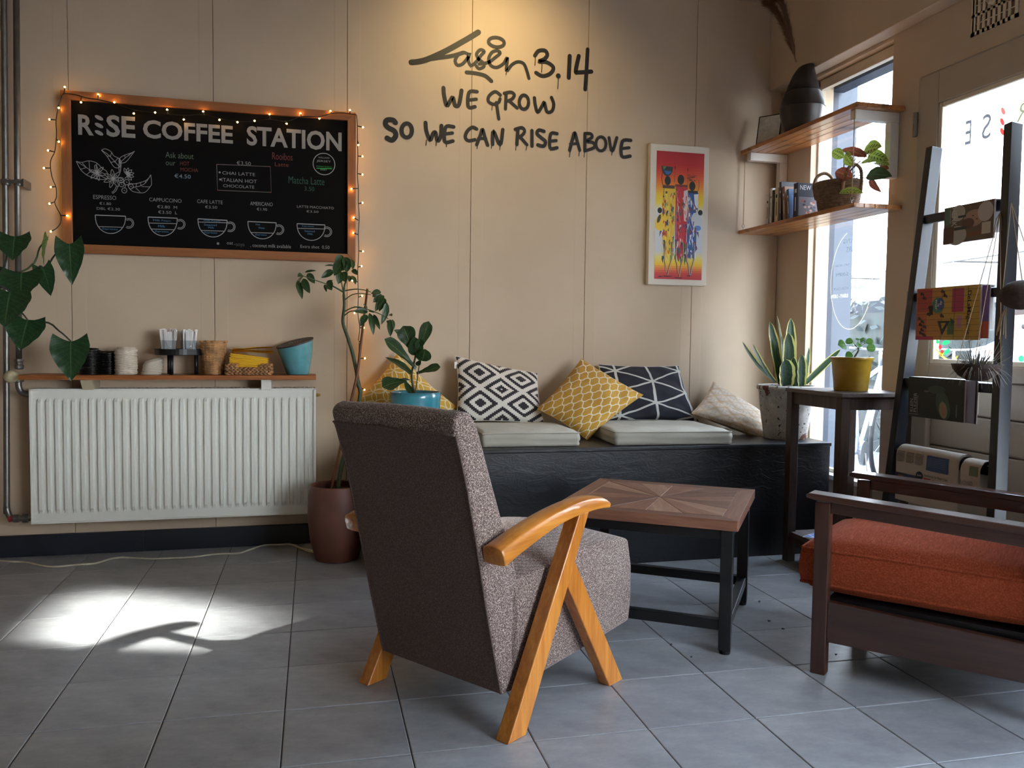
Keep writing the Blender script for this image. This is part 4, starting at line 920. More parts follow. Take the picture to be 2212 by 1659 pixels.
def xpoly(poly, y0, y1, name, mat, par=ac, bevel=.003, smooth=False, seg=2):
    m = MB(); m.prism(poly, 'y', y0, y1); return m.build(name, mat, par, bevel=bevel, seg=seg, smooth=smooth)
for s_, (y0, y1) in enumerate(((-.021, .021), (.497, .537))):
    xpoly([(-.048, 0), (.022, 0), (.283, .522), (.238, .522)], y0, y1, 'leg', OAK)
    xpoly([(.405, 0), (.474, 0), (.222, .402), (.188, .345)], y0+.003, y1-.003, 'leg', OAK)
    top = sm([(-.094, .492), (.0, .520), (.123, .547), (.25, .561), (.345, .553), (.392, .528)], 5); bot = sm([(-.080, .447), (0, .474), (.123, .508), (.223, .522), (.33, .524), (.388, .517)], 5)
    m = MB(); yc = (y0+y1)/2; vs = []; n_ = len(top); prof = []
    for i, (t_, b2_) in enumerate(zip(top, bot)):
        f = i/(n_-1); w_ = .034*(1-.15*f) if f < .93 else .034*(.85-.5*(f-.93)/.07); hh = (t_-b2_)
        for q, zf in ((-1, .0), (-1.0, .55), (-.86, .86), (-.45, 1.0), (.45, 1.0), (.86, .86), (1.0, .55), (1, .0), (.5, -.06), (-.5, -.06)):
            p = b2_+hh*zf; vs.append((p[0], yc+q*w_, p[1]))
    K = 10; m.add(vs, [(j*K+i, j*K+(i+1) % K, (j+1)*K+(i+1) % K, (j+1)*K+i) for j in range(n_-1) for i in range(K)]+[tuple(range(K-1, -1, -1)), tuple((n_-1)*K+i for i in range(K))])
    m.build('armrest', OAKX, ac, smooth=True, bevel=.003)
def slab(polyfn, y0, y1, ny, name, mat, crown=0, bevel=.016, side=.0):
    """extrusion along y in slices; polyfn(t) gives the xz outline, t 0..1"""
    m = MB(); rings = []
    for j in range(ny+1):
        t = j/ny; rings.append([(p[0], y0+(y1-y0)*t, p[1]) for p in polyfn(t)])
    K = len(rings[0]); m.add([p for r_ in rings for p in r_], [(j*K+i, j*K+(i+1) % K, (j+1)*K+(i+1) % K, (j+1)*K+i) for j in range(ny) for i in range(K)]+[tuple(range(K-1, -1, -1)), tuple(ny*K+i for i in range(K))])
    return m.build(name, mat, ac, smooth=True, bevel=bevel, seg=4, weld=True)
def seatp(t):
    c_ = 1-(2*t-1)**2; k = .022*c_
    return [(.02, .088), (.15, .098), (.3, .108), (.45, .118), (.592, .130), (.603+.008*c_, .2), (.602+.010*c_, .30), (.580, .386+k*.3), (.50, .398+k), (.38, .402+k*1.2), (.25, .394+k), (.12, .380+k*.6), (.02, .37)]
slab(seatp, .036, .484, 12, 'seat', TW, bevel=.012)
def backp(t):
    c_ = 1-(2*t-1)**2; k = .014*c_
    return [(-.004, .090), (-.030, .190), (-.060, .310), (-.088, .430), (-.116, .550), (-.145, .660), (-.172, .745), (-.184, .772), (-.188, .790), (-.178, .806), (-.156, .814+k*.4), (-.130, .809+k*.4), (-.108, .782), (-.086+k, .728), (-.054+k, .645), (-.014+k, .545), (.028+k, .455), (.050, .385), (.062, .30), (.060, .10)]
slab(backp, .036, .484, 12, 'backrest', TW, bevel=.012)
# smooth dark outside-back panel, roll on top and welts
m = MB(); bl = [(-.005, .096), (-.031, .19), (-.0608, .31), (-.0888, .43), (-.1168, .55), (-.1460, .66), (-.1724, .743), (-.179, .758)]
m.grid(lambda u, v: Vector((bl[min(7, int(v*7+.001))][0]-.002*math.sin(math.pi*u)**.5-.0004, .044+.432*u, bl[min(7, int(v*7+.001))][1])), 16, 7); lab(m.build('back_panel', TWB, ac, smooth=True), 'dark tweed outside back panel')
for yy_ in (.0405, .4795):
    m = MB(); m.tube([(x+.001, yy_, z) for x, z in sm(bl, 3)], .0034, 6); m.build('welt', TWB, ac, smooth=True)
m = MB(); m.tube([(-.1825, .0405+i*.0439, .760+.002*math.sin(i*1.3)) for i in range(11)], .0032, 6); m.build('welt', TWB, ac, smooth=True)
m = MB(); m.prism([(.02, .10), (.57, .135), (.57, .15), (.02, .12)], 'y', .06, .46); m.build('underside', BLACKM, ac)
m = MB(); m.box((.205, .04, .2), (.245, .48, .235)); m.build('cross_rail', OAK, ac)

# ---------------------------------------------------------------- coffee table
th_ = R(-35.2); ctb = thing('coffee_table', 'square coffee table with reclaimed wood starburst top on a black metal frame', 'table', (1.230, 2.698, 0), th_)
WDS = [wood('reclaimed_teak_%s' % n_, c1, c2, c3, 0, 5, .5, .5, knots=2) for n_, c1, c2, c3 in (('dark', (78, 46, 34), (102, 64, 48), (124, 82, 62)), ('mid', (96, 60, 44), (126, 84, 64), (150, 108, 84)), ('light', (116, 80, 62), (146, 108, 86), (172, 136, 112)))]
h = .298; zt = .432
m = MB(); m.box((-h+.002, -h+.002, zt-.030), (h-.002, h-.002, zt-.004)); m.build('core_board', WDS[0], ctb)
def plank(poly, mat, ang):
    """one wooden piece of the starburst, its grain along ang"""
    cx = sum(p[0] for p in poly)/len(poly); cy = sum(p[1] for p in poly)/len(poly); ca, sa = math.cos(-ang), math.sin(-ang)
    loc = [((x-cx)*ca-(y-cy)*sa, (x-cx)*sa+(y-cy)*ca) for x, y in poly]; m = MB(); m.prism(loc, 'z', -.004, random.uniform(-.0008, .0004))
    o = m.build('plank', mat, ctb, bevel=.0008, seg=1); o.location = (cx, cy, zt); o.rotation_euler = (0, 0, ang); return o
e = .052
for a in range(4):   # four edge boards, mitred
    c_, s_ = math.cos(a*math.pi/2), math.sin(a*math.pi/2); rt = lambda x, y: (x*c_-y*s_, x*s_+y*c_)
    plank([rt(*p) for p in ((-h, -h), (h, -h), (h-e, -h+e), (-h+e, -h+e))], WDS[a % 2], a*math.pi/2)
    m = MB(); q0, q1 = rt(-h, -h-.002), rt(h, -h-.002)
    o = MB(); o.box((-h, -.003, zt-.034), (h, .001, zt-.0005)); o = o.build('edge_board', WDS[1], ctb, bevel=.001); o.location = (rt(0, -h+.001)[0], rt(0, -h+.001)[1], 0); o.rotation_euler = (0, 0, a*math.pi/2)
r0 = h-e-.001
# starburst: each quadrant split into strips meeting at the centre, grain alternating
for a in range(4):
    c_, s_ = math.cos(a*math.pi/2), math.sin(a*math.pi/2); rt = lambda x, y: (x*c_-y*s_, x*s_+y*c_)
    for sgn in (1, -1):
        for k in range(2):
            # triangle (0,0),(r0,0),(r0,sgn*r0) cut in four strips parallel to the outer edge direction
            t0, t1 = k/2, (k+1)/2; ang = sgn*math.atan(.5*(t0+t1))
            poly = [(0.001, 0), (r0, sgn*r0*t0), (r0, sgn*(r0*t1-.0006))]
            if sgn < 0: poly = poly[::-1]
            plank([rt(*p) for p in poly], WDS[(k*2+(a % 2)+(sgn > 0)) % 3], a*math.pi/2+ang+(math.pi/2 if (k+a) % 2 else 0)*0)
hl = .265
for sx_ in (-1, 1):
    for sy_ in (-1, 1):
        m = MB(); x, y = sx_*(hl+.0), sy_*(hl+.0); m.box((x-.019, y-.019, .012), (x+.019, y+.019, zt-.034)); m.build('leg', BLACKM, ctb, bevel=.002)
        m = MB(); m.lathe([(.017, 0), (.018, .003), (.018, .012)], (x, y, 0), 14); m.build('foot', BLACKP, ctb)
for s_ in (-1, 1):
    for z0, z1 in ((.075, .108), (zt-.068, zt-.036)):
        m = MB(); m.box((-hl+.02, s_*hl-.015, z0), (hl-.02, s_*hl+.015, z1)); m.build('rail', BLACKM, ctb, bevel=.002)
        m = MB(); m.box((s_*hl-.015, -hl+.02, z0), (s_*hl+.015, hl-.02, z1)); m.build('rail', BLACKM, ctb, bevel=.002)

# ---------------------------------------------------------------- side table by the window
DW = wood('grey_brown_oak', (46, 34, 28), (66, 50, 42), (88, 70, 60), 2, 5, .5, .3); DWX = wood('grey_brown_oak_top', (72, 62, 58), (96, 84, 78), (118, 106, 98), 1, 5, .5, .3)
sd = thing('side_table', 'tall grey-brown wooden side table holding the yellow pot by the window', 'table', (2.275, 3.11, 0))
m = MB(); m.box((-.168, -.205, .765), (.180, .200, .782)); m.build('table_top', DWX, sd, bevel=.002)
for x, y in ((-.143, .175), (-.143, -.178), (.152, .175), (.152, -.178)):
    m = MB(); m.box((x-.02, y-.02, 0), (x+.02, y+.02, .765)); m.build('leg', DW, sd, bevel=.002)
for s_ in (-1, 1):
    m = MB(); m.box((-.123, s_*.1765-.011, .712), (.132, s_*.1765+.011, .765)); m.build('apron', DW, sd, bevel=.0015)
    m = MB(); x = .0045+s_*.1475; m.box((x-.011, -.158, .712), (x+.011, .155, .765)); m.build('apron', DW, sd, bevel=.0015)
m = MB(); m.box((-.150, -.185, .115), (.160, .182, .135)); m.build('lower_shelf', DWX, sd, bevel=.002)
m = MB(); m.box((-.123, -.19, .08), (.132, -.17, .115)); m.build('shelf_rail', DW, sd); m = MB(); m.box((-.155, -.158, .08), (-.135, .155, .115)); m.build('shelf_rail', DW, sd)
fo = [thing('folded_leaflet', 'blue and white triangle print leaflet on the low shelf, %s' % q, 'leaflet', (2.20+dx, 3.07+dy, .1358+dz), rz) for q, dx, dy, dz, rz in (('lower one', 0, .05, 0, .5), ('upper one', .02, -.05, .004, -.3))]
for k, t_ in enumerate(fo):
    m = MB(); m.box((-.05, -.075, 0), (.05, .075, .0035)); m.build('paper', PAP, t_)
    p_ = Print((0, 0, .0037), (1, 0, 0), (0, 1, 0), (0, 0, 1), .0002); p_.rect(-.047, -.072, .047, .072, (96, 126, 190)); p_.lay = 2
    for i in range(3):
        for s_ in (-1, 1): p_.stroke([(-.04, -.06+i*.04), (0, -.06+i*.04+.035*s_+.02), (.04, -.06+i*.04)], .006, (236, 240, 246), False)
    p_.build('printed_cover', PRINT, t_)

# ---------------------------------------------------------------- low wooden easy chair with orange cushions
RW = wood('dark_rosewood', (48, 28, 22), (66, 40, 31), (84, 54, 42), 0, 5, .28, .1, coat=.5); RWZ = wood('dark_rosewood_post', (48, 28, 22), (66, 40, 31), (84, 54, 42), 2, 5, .35, .15, coat=.2)
og = MT('orange_corduroy'); og.set(rough=.95, sheen=.03, spec=.2); xo, yo, zo = og.xyz(); nr = og.noise(60, 3, .6, (4, .25, 4)); og.color(og.ramp(nr, ((.3, (136, 56, 32)), (.55, (160, 72, 42)), (.75, (182, 94, 60))))); og.bump(nr, .9, .003); ORG = og.mat
ec = thing('easy_chair', 'low dark wooden easy chair with orange ribbed cushions at the right edge', 'armchair', (1.475, 2.13, 0), math.atan2(-.766, .643))
for y in (0.0, .50):
    y0, y1 = (y, y+.03) if y == 0 else (y-.0, y+.03)
    m = MB(); m.box((-.007, y0-.004, 0), (.036, y1+.004, .515)); m.build('post', RWZ, ec, bevel=.003)
    m = MB(); m.beam((.66, (y0+y1)/2, 0), (.66, (y0+y1)/2, .49), .038, .045, (1, 0, 0)); m.build('post', RWZ, ec, bevel=.003)
    m = MB(); m.prism([(-.030, .527), (-.030, .536), (-.022, .541), (.74, .508), (.74, .488), (.0, .521)], 'y', y0-.018, y1+.018); m.build('armrest', RW, ec, bevel=.003)
    m = MB(); m.prism([(.036, .484), (.036, .518), (.64, .491), (.64, .453)], 'y', y0+.004, y1-.004); m.build('arm_apron', RW, ec, bevel=.002)
    m = MB(); m.prism([(.036, .100), (.036, .222), (.64, .204), (.64, .104)], 'y', y0+.003, y1-.003); m.build('side_rail', RW, ec, bevel=.002)
m = MB(); m.box((.002, .034, .13), (.026, .496, .190)); m.build('front_rail', RW, ec, bevel=.003); m = MB(); m.box((.62, .034, .12), (.64, .496, .18)); m.build('rear_rail', RW, ec, bevel=.003)
m = MB(); m.box((.03, .034, .192), (.62, .496, .226)); m.build('dark_gap_panel', BLACKM, ec)  # black panel added to make the shaded gap under the cushion dark
for k in range(9): m = MB(); m.box((.05+k*.063, .032, .182), (.09+k*.063, .498, .190)); m.build('seat_slat', RW, ec)
def cushion(name, a, b_, par, mat, r_=.028, seed=0, crown=.02, weltz=True, M_=None):
    (x0, y0, z0), (x1, y1, z1) = a, b_; m = MB(); nu, nv = 24, 22
    def pt(u, v, s):
        du, dv = 2*u-1, 2*v-1; e = (1-abs(du)**7)*(1-abs(dv)**7); ee = max(0, e)**.5
        x = (x0+x1)/2+du*(x1-x0)/2*(1-.02*(1-ee)); y = (y0+y1)/2+dv*(y1-y0)/2*(1-.02*(1-ee)); zc = (z0+z1)/2; hz = (z1-z0)/2
        z = zc+s*(hz*(.62+.38*ee)+(crown*(1-du*du)*(1-dv*dv) if s > 0 else 0))+.003*noise.noise(Vector((u*5+seed, v*5, s)))*ee; p = Vector((x, y, z)); return M_ @ p if M_ else p
    m.grid(lambda u, v: pt(u, v, 1), nu, nv); m.grid(lambda u, v: pt(1-u, v, -1), nu, nv)
    per = [(i/nu, 0) for i in range(nu)]+[(1, i/nv) for i in range(nv)]+[(1-i/nu, 1) for i in range(nu)]+[(0, 1-i/nv) for i in range(nv)]; L = len(per)
    vs = []; rows = 4
    for k in range(rows+1):
        for u, v in per:
            p = pt(u, v, -1).lerp(pt(u, v, 1), k/rows); c_ = pt(.5, .5, 1).lerp(pt(.5, .5, -1), .5); d = (p-c_); d = d.normalized(); vs.append(p+d*.008*math.sin(math.pi*k/rows))
    m.add(vs, [(k*L+i, k*L+(i+1) % L, (k+1)*L+(i+1) % L, (k+1)*L+i) for k in range(rows) for i in range(L)])
    o = m.build(name, mat, par, smooth=True, weld=True)
    m = MB()
    for s in (1, -1): m.tube([pt(u, v, s) for u, v in per]+[pt(0, 0, s)], .0045, 6, False)
    w2 = m.build('piping', mat, o, smooth=True); w2.location = (0, 0, 0); return o
cushion('seat_cushion', (-.060, .036, .228), (.60, .494, .395), ec, ORG, crown=.028)
Mb = Matrix.Translation((.535, 0, .385)) @ Matrix.Rotation(R(14), 4, 'Y')
cushion('back_cushion', (0, .036, 0), (.13, .494, .50), ec, ORG, crown=.0, M_=Mb)
m = MB(); m.beam((.62, .05, .2), (.76, .05, .86), .03, .03); m.build('back_post', RWZ, ec); m = MB(); m.beam((.62, .48, .2), (.76, .48, .86), .03, .03); m.build('back_post', RWZ, ec)
m = MB(); m.beam((.755, .03, .85), (.755, .5, .85), .03, .05); m.build('top_rail', RW, ec); m = MB(); m.beam((.70, .03, .6), (.70, .5, .6), .02, .05); m.build('back_slat', RW, ec)
# ---------------------------------------------------------------- leaves
def leaf(par, base, tip, wd, mat, shape='ovate', up=(0, -1, .3), bend=.1, cup=.12, nu=6, nv=10, twist=0, name='leaf', O=None, side=0):
    """one leaf blade from base to tip; up = the direction its upper face looks to"""
    base, tip = Vector(base), Vector(tip); 
    d = tip-base; L = d.length; d.normalize(); n = Vector(up); n = (n-d*n.dot(d)).normalized(); s = d.cross(n)
    if twist: q = Matrix.Rotation(twist, 3, d); n = q @ n; s = q @ s
    W = {'ovate': lambda v: math.sin(math.pi*min(1, v**.8))**.75, 'heart': lambda v: (.80+.9*min(v, .26)-.25*max(0, v-.26))*max(0, 1-v**1.9)**.95, 'strap': lambda v: (.55+.9*v-.4*v*v)*max(0, 1-v**5)**.6*(1-.35*v), 'fiddle': lambda v: max(0, (.30+.9*v**1.2-.1*math.sin(6*v)))*max(0, 1-v**6)**.6, 'lance': lambda v: math.sin(math.pi*v**.7)**.9, 'round': lambda v: math.sin(math.pi*v)**.5}[shape]
    wd = wd*{'strap': 1.75, 'fiddle': 1.15, 'round': 1.2}.get(shape, 1.12)
    def f(u, v):
        a = 2*u-1; w_ = W(v)*wd/2; lobe = 0
        if shape == 'heart': lobe = -.20*L*(abs(a)**1.5)*max(0, 1-v*2.2)
        c_ = bend*L*4*v*(1-v); rip = .02*wd*math.sin(v*22)*abs(a)
        p = base+d*(L*v+lobe)+n*(c_-cup*wd*abs(a)**1.4*0+cup*wd*(a*a)*W(v)+rip)+s*(a*w_+side*L*4*v*(1-v))
        return p-(O or Vector())
    m = MB(); m.grid(f, nu, nv); return m.build(name, mat, par, smooth=True)
def stalk(par, pts, r, mat, name='stem', O=None, n=6, k=4):
    q = sm(pts, k); L = len(q); rr = [r[0]+(r[1]-r[0])*i/(L-1) for i in range(L)] if isinstance(r, tuple) else r
    m = MB(); m.tube([Vector(p)-(O or Vector()) for p in q], rr, n); return m.build(name, mat, par, smooth=True)
SOIL = plain('potting_soil', (38, 29, 23), .95, .4, 40, .6, 80, .004)
def pot(par, prof, mat, O=(0, 0, 0), wall=.006, soil=.02, n=36, name='pot'):
    inner = [(r-wall, z) for r, z in reversed(prof) if z > prof[0][1]+wall]; m = MB(); m.lathe(prof+[(prof[-1][0]-wall*.5, prof[-1][1]+wall*.3)]+inner+[(0.001, inner[-1][1])], O, n, cap=False)
    m.lathe([(0.001, prof[0][1]), (prof[0][0], prof[0][1])], O, n, cap=False); o = m.build(name, mat, par, smooth=True)
    zt_ = prof[-1][1]-soil; rt_ = prof[-1][0]-wall*1.2
    for (r1, z1), (r2, z2) in zip(prof, prof[1:]):
        if z1 <= zt_ <= z2: rt_ = r1+(r2-r1)*(zt_-z1)/(z2-z1)-wall*1.1
    m = MB(); m.lathe([(rt_, zt_-.004), (rt_, zt_), (0.001, zt_+.003)], O, n, cap=False); m.build('soil', SOIL, par, smooth=True); return o
LG = leafmat('dark_glossy_leaf', (32, 60, 38), (48, 84, 50), (84, 116, 76), .3); LG2 = leafmat('schefflera_leaf', (34, 60, 36), (58, 88, 50), (96, 120, 70), .35); LGY = leafmat('young_green_leaf', (70, 96, 40), (104, 130, 56), (150, 170, 96), .4)
FIG = leafmat('fig_leaf', (30, 52, 30), (52, 82, 44), (110, 130, 84), .35); SNK = leafmat('snake_leaf', (32, 52, 36), (62, 88, 60), (60, 88, 60), .4, edge=(206, 200, 120)); PIL = leafmat('pilea_leaf', (70, 120, 50), (104, 150, 66), (150, 180, 110), .4)
PRAY = leafmat('prayer_leaf', (126, 150, 60), (160, 180, 84), (180, 190, 100), .4, marks=(44, 46, 24)); PRR = leafmat('prayer_leaf_underside', (112, 50, 46), (140, 76, 60), (190, 150, 90), .4)
STG = plain('green_stem', (70, 88, 52), .5); STD = plain('dark_stem', (40, 44, 34), .5); BARK = plain('grey_bark', (78, 74, 56), .8, .3, 30, .5, 60, .002)

# monstera on a stool just outside the left edge
mo = thing('monstera_plant', 'big-leaved climbing plant reaching in from the left edge before the pipes', 'plant', (-1.52, 3.62, .62)); O = Vector(mo.location)
POTB = plain('matte_grey_pot', (110, 108, 104), .6)
pot(mo, [(.10, 0), (.125, .02), (.14, .24), (.145, .26)], POTB)
def z5(x, y, Y): return aY(x/4.365, 480+y/4.365, Y)
hub = Vector((-1.50, 3.62, .90))
for (bx, by, tx_, ty_, w_, Y, up, tw_, bend, mt_, via) in (
 (140, 135, 122, 362, 262, 3.56, (0, -1, .5), .1, .06, LG, (-10, 480)), (450, 155, 418, 412, 125, 3.66, (-.7, -1, .1), .9, .05, LGY, (260, 440)), (655, 205, 682, 592, 215, 3.70, (.1, -1, .25), 0, .05, LG, (340, 500)),
 (400, 425, 480, 696, 150, 3.66, (.3, -1, .2), .3, -.10, LG, (330, 470)), (205, 475, 200, 735, 330, 3.58, (-.1, -1, .4), 0, .05, LG, (60, 560)), (95, 660, 45, 992, 340, 3.50, (-.1, -1, .2), 0, .04, LG, (-60, 620)),
 (262, 925, 190, 1212, 290, 3.57, (0, -1, .35), 0, .05, LG, (60, 760)), (668, 1125, 672, 1500, 300, 3.76, (0, -1, .3), 0, .04, LG, (380, 935))):
    b_ = z5(bx, by, Y); t_ = z5(tx_, ty_, Y-.02); ww = w_/4.365/1790*3.72*1.0
    leaf(mo, b_, t_, ww, mt_, 'heart', up, bend, .10, 10, 14, tw_, O=O)
    v1 = z5(via[0], via[1], Y)
    stalk(mo, [hub, hub.lerp(v1, .5)+Vector((0, 0, .05)), v1, v1.lerp(b_, .6)+Vector((0, 0, .012)), b_+Vector((0, .004, 0))], (.005, .003), STD if mt_ is not LGY else STG, O=O)
stl = thing('plant_stool', 'plain wooden stool under the big-leaved plant beyond the left edge', 'stool', (-1.52, 3.62, 0))
m = MB(); m.lathe([(.16, .59), (.165, .6), (.165, .615), (.16, .62)], n=32); m.build('seat', SHW, stl)
for k in range(4):
    a = R(45+90*k); m = MB(); m.tube([(.11*math.cos(a), .11*math.sin(a), .59), (.15*math.cos(a), .15*math.sin(a), 0)], .014); m.build('leg', SHW, stl)
m = MB(); m.tube([(0, 0, .22), (.01, 0, .5), (.02, 0, .9-.62)], .008); m.build('stem', STD, mo)

# schefflera in the terracotta pot
TER = plain('dark_terracotta', (110, 66, 54), .55, .18, 5, .1, 40)
sf = thing('umbrella_plant', 'tall thin plant tied to a bamboo cane in the brown clay floor pot', 'plant', (.148, 3.725, 0)); O = Vector(sf.location)
pot(sf, [(.088, 0), (.096, .006), (.118, .09), (.128, .19), (.126, .28), (.117, .325), (.116, .332)], TER, soil=.03)
def z6(x, y, Y=3.72): return aY(620+x/4.608, 540+y/4.608, Y)
stalk(sf, [(.150, 3.73, .30), (.175, 3.73, .45), z6(722, 1490), z6(705, 1330), z6(690, 1200), z6(650, 1020), z6(600, 860), z6(562, 750), z6(556, 680), z6(570, 560), z6(565, 440)], (.010, .006), plain('green_grey_stem', (64, 74, 46), .6, .2, 40), O=O)
stalk(sf, [z6(565, 440), z6(575, 350), z6(595, 290), z6(600, 225)], (.005, .003), STG, O=O); stalk(sf, [z6(565, 430), z6(548, 350), z6(535, 280)], (.004, .002), STG, O=O)
m = MB(); m.tube([Vector((.115, 3.70, .30))-O, z6(700, 1240, 3.70)-O, z6(800, 385, 3.70)-O], [.0065, .006, .005], 8); m.build('bamboo_cane', plain('red_brown_bamboo', (120, 72, 46), .5, .2, 10), sf, smooth=True)
for br in ([(565,425),(455,362),(280,300),(160,258)], [(565,415),(500,380),(455,355)], [(572,498),(650,445),(740,433),(835,445)], [(580,405),(680,390),(780,400),(835,420)], [(572,612),(650,575),(720,570),(830,600),(930,640),(1010,685)], [(570,655),(620,615),(670,605),(740,598),(805,615)], [(160,258),(120,290),(98,325)], [(160,258),(130,300),(120,335)]):
    stalk(sf, [z6(*p, 3.72-.02*i) for i, p in enumerate(br)], (.0028, .0018), STG, O=O)
for (x0, y0, x1, y1, w_) in ((548,50,480,180,72),(565,115,468,258,84),(580,70,612,205,62),(632,92,655,195,46),(530,210,508,340,72),(560,215,580,320,60),(460,205,340,278,52),(470,155,370,158,16),(650,195,702,250,40),(620,255,618,318,40),(642,255,682,345,38),(556,100,560,210,74),(600,120,590,225,60),(505,130,455,200,50),
 (150,242,104,266,34),(105,300,152,490,46),(160,285,228,432,58),(205,232,276,335,52),(178,222,292,206,20),(185,215,250,216,16),(95,330,122,430,30),(390,335,458,303,26),(395,345,448,402,52),(375,345,393,420,24),(410,325,455,360,42),
 (935,415,835,438,44),(940,440,856,522,56),(945,470,875,610,56),(975,480,918,612,58),(992,520,938,742,56),(1003,590,1000,652,26),(805,615,662,612,48),(800,600,658,562,18),(820,625,858,848,48),(862,640,926,795,36),(795,645,728,760,54),(800,585,755,535,14),(812,608,872,626,20),
 (1025,690,1028,862,52),(1046,690,1062,790,26),(1012,645,1046,660,38),(1000,700,1008,736,20),(1008,640,1018,616,18),(900,430,850,470,40),(960,450,905,540,44)):
    dy = random.uniform(-.04, .03); leaf(sf, z6(x0, y0, 3.70+dy), z6(x1, y1, 3.70+dy-.02), w_/4.608/1790*3.75*1.15, LG2, 'ovate', (random.uniform(-.5, .5), -1, .4), .08, .15, 4, 8, O=O)

# fig in the blue pot on the bench
BLUE = MT('blue_drip_glaze'); BLUE.set(rough=.2, coat=.5); zb = BLUE.xyz()[2]; BLUE.color(BLUE.mix((BLUE.noise(14, 4)-.2+((zb-.215)*18)).clamp(), BLUE.ramp(BLUE.noise(10, 4), ((.3, (44, 120, 140)), (.7, (70, 150, 164)))), (24, 60, 84))); BLUE = BLUE.mat
fg = thing('fiddle_leaf_plant', 'dark big-leafed fig in a blue glazed pot on the bench behind the armchair', 'plant', (.490, 3.70, BT)); O = Vector(fg.location)
pot(fg, [(.085, 0), (.098, .01), (.108, .10), (.113, .20), (.114, .222)], BLUE, soil=.015)
def z7(x, y, Y=3.70): return aY(620+x/4.608, 540+y/4.608, Y)
stalk(fg, [(.49, 3.70, .72), z7(1240, 1250), z7(1275, 1080), z7(1290, 960)], (.0055, .004), BARK, O=O)
m = MB(); m.tube([Vector((.495, 3.69, .70))-O, z7(1275, 1440, 3.69)-O, z7(1322, 1100, 3.69)-O], .0025, 6); m.build('support_cane', BARK, fg)
for (x0, y0, x1, y1, w_, up, bd_, tw_, nm) in ((1280,1185,968,885,128,(.3,-1,.5),.04,.2,'fiddle'), (1262,1025,1155,755,150,(-.1,-1,.15),.02,0,'fiddle'), (1290,1045,1412,708,100,(-.6,-1,.1),.03,.5,'fiddle'), (1250,1245,972,1068,112,(.2,-1,.9),.03,.3,'lance'),
 (1345,1105,1375,985,110,(0,-1,.2),.03,0,'round'), (1288,1232,1528,1165,92,(0,-1,1),.03,0,'fiddle'), (1190,1300,945,1365,140,(-.1,-1,.8),.06,0,'fiddle'), (1245,1432,1165,1300,50,(-.6,-1,.5),.06,.3,'ovate'), (1232,1300,1140,1290,44,(0,-.6,1),.03,0,'ovate'), (1285,1050,1262,860,120,(.7,-1,0),.03,-.6,'ovate'), (1190,870,1062,800,64,(0,-1,.6),.03,0,'ovate'), (1290,1150,1330,1095,40,(0,-1,0),0,0,'ovate'), (1300,1040,1320,880,80,(.6,-1,0),.03,-.4,'fiddle')):
    leaf(fg, z7(x0, y0, 3.70), z7(x1, y1, 3.66), w_/4.608/1790*3.75*1.15, FIG, nm, up, bd_, .12, 8, 12, tw_, O=O)

# snake plant
DP = MT('flaking_white_pot'); DP.set(rough=.75); f1 = DP.noise(5.5, 5, .6, dist=.3); f2 = DP.noise(26, 4, .7); f3 = DP.noise(60, 2, .6)
DP.color(DP.mix(((f1 > .60)), DP.mix((f3 > .66), DP.ramp(f2, ((.35, (168, 162, 154)), (.65, (204, 200, 192)))), (46, 40, 36)), (106, 62, 50))); DP.bump(f2-(f1 > .60)*.4, .5, .004); DP = DP.mat
sp = thing('snake_plant', 'yellow-edged snake plant in a flaking white pot at the bench end', 'plant', (2.275, 3.565, BT)); O = Vector(sp.location)
pot(sp, [(.095, 0), (.100, .006), (.118, .12), (.130, .235), (.139, .238), (.141, .247), (.137, .255)], DP, soil=.02, wall=.010)
def z8(x, y, Y=3.56): return aY(1590+x/5.185, 660+y/5.185, Y)
for (x0, y0, x1, y1, w_, Y, up, sd_, bd_) in ((440,860,68,403,66,3.60,(.2,-1,.6),.0,-.07),(425,860,183,428,80,3.56,(.6,-1,.3),0,-.05),(500,880,376,178,112,3.62,(.1,-1,.1),0,.0),(520,880,458,110,46,3.66,(.6,-1,0),.06,0),(590,880,612,140,120,3.67,(-.1,-1,0),0,0),(575,880,580,300,150,3.58,(0,-1,.1),0,.02),
 (555,900,545,598,178,3.50,(0,-1,.15),0,.0),(665,900,640,575,84,3.54,(-.4,-1,0),0,0),(725,900,730,545,112,3.52,(.1,-1,.1),0,0),(750,890,815,468,86,3.57,(.5,-1,0),0,.0),(775,870,1172,488,66,3.52,(-.1,-1,.6),0,-.06),(540,870,510,340,70,3.60,(.5,-1,0),0,0),(640,880,600,420,90,3.62,(.3,-1,0),0,0)):
    b_ = z8(x0, y0, 3.565+(Y-3.565)*.4); b_.z = max(b_.z, .752); leaf(sp, b_, z8(x1, y1, Y), w_/5.185/1790*3.75, SNK, 'strap', up, bd_, .18, 8, 14, side=sd_, O=O)

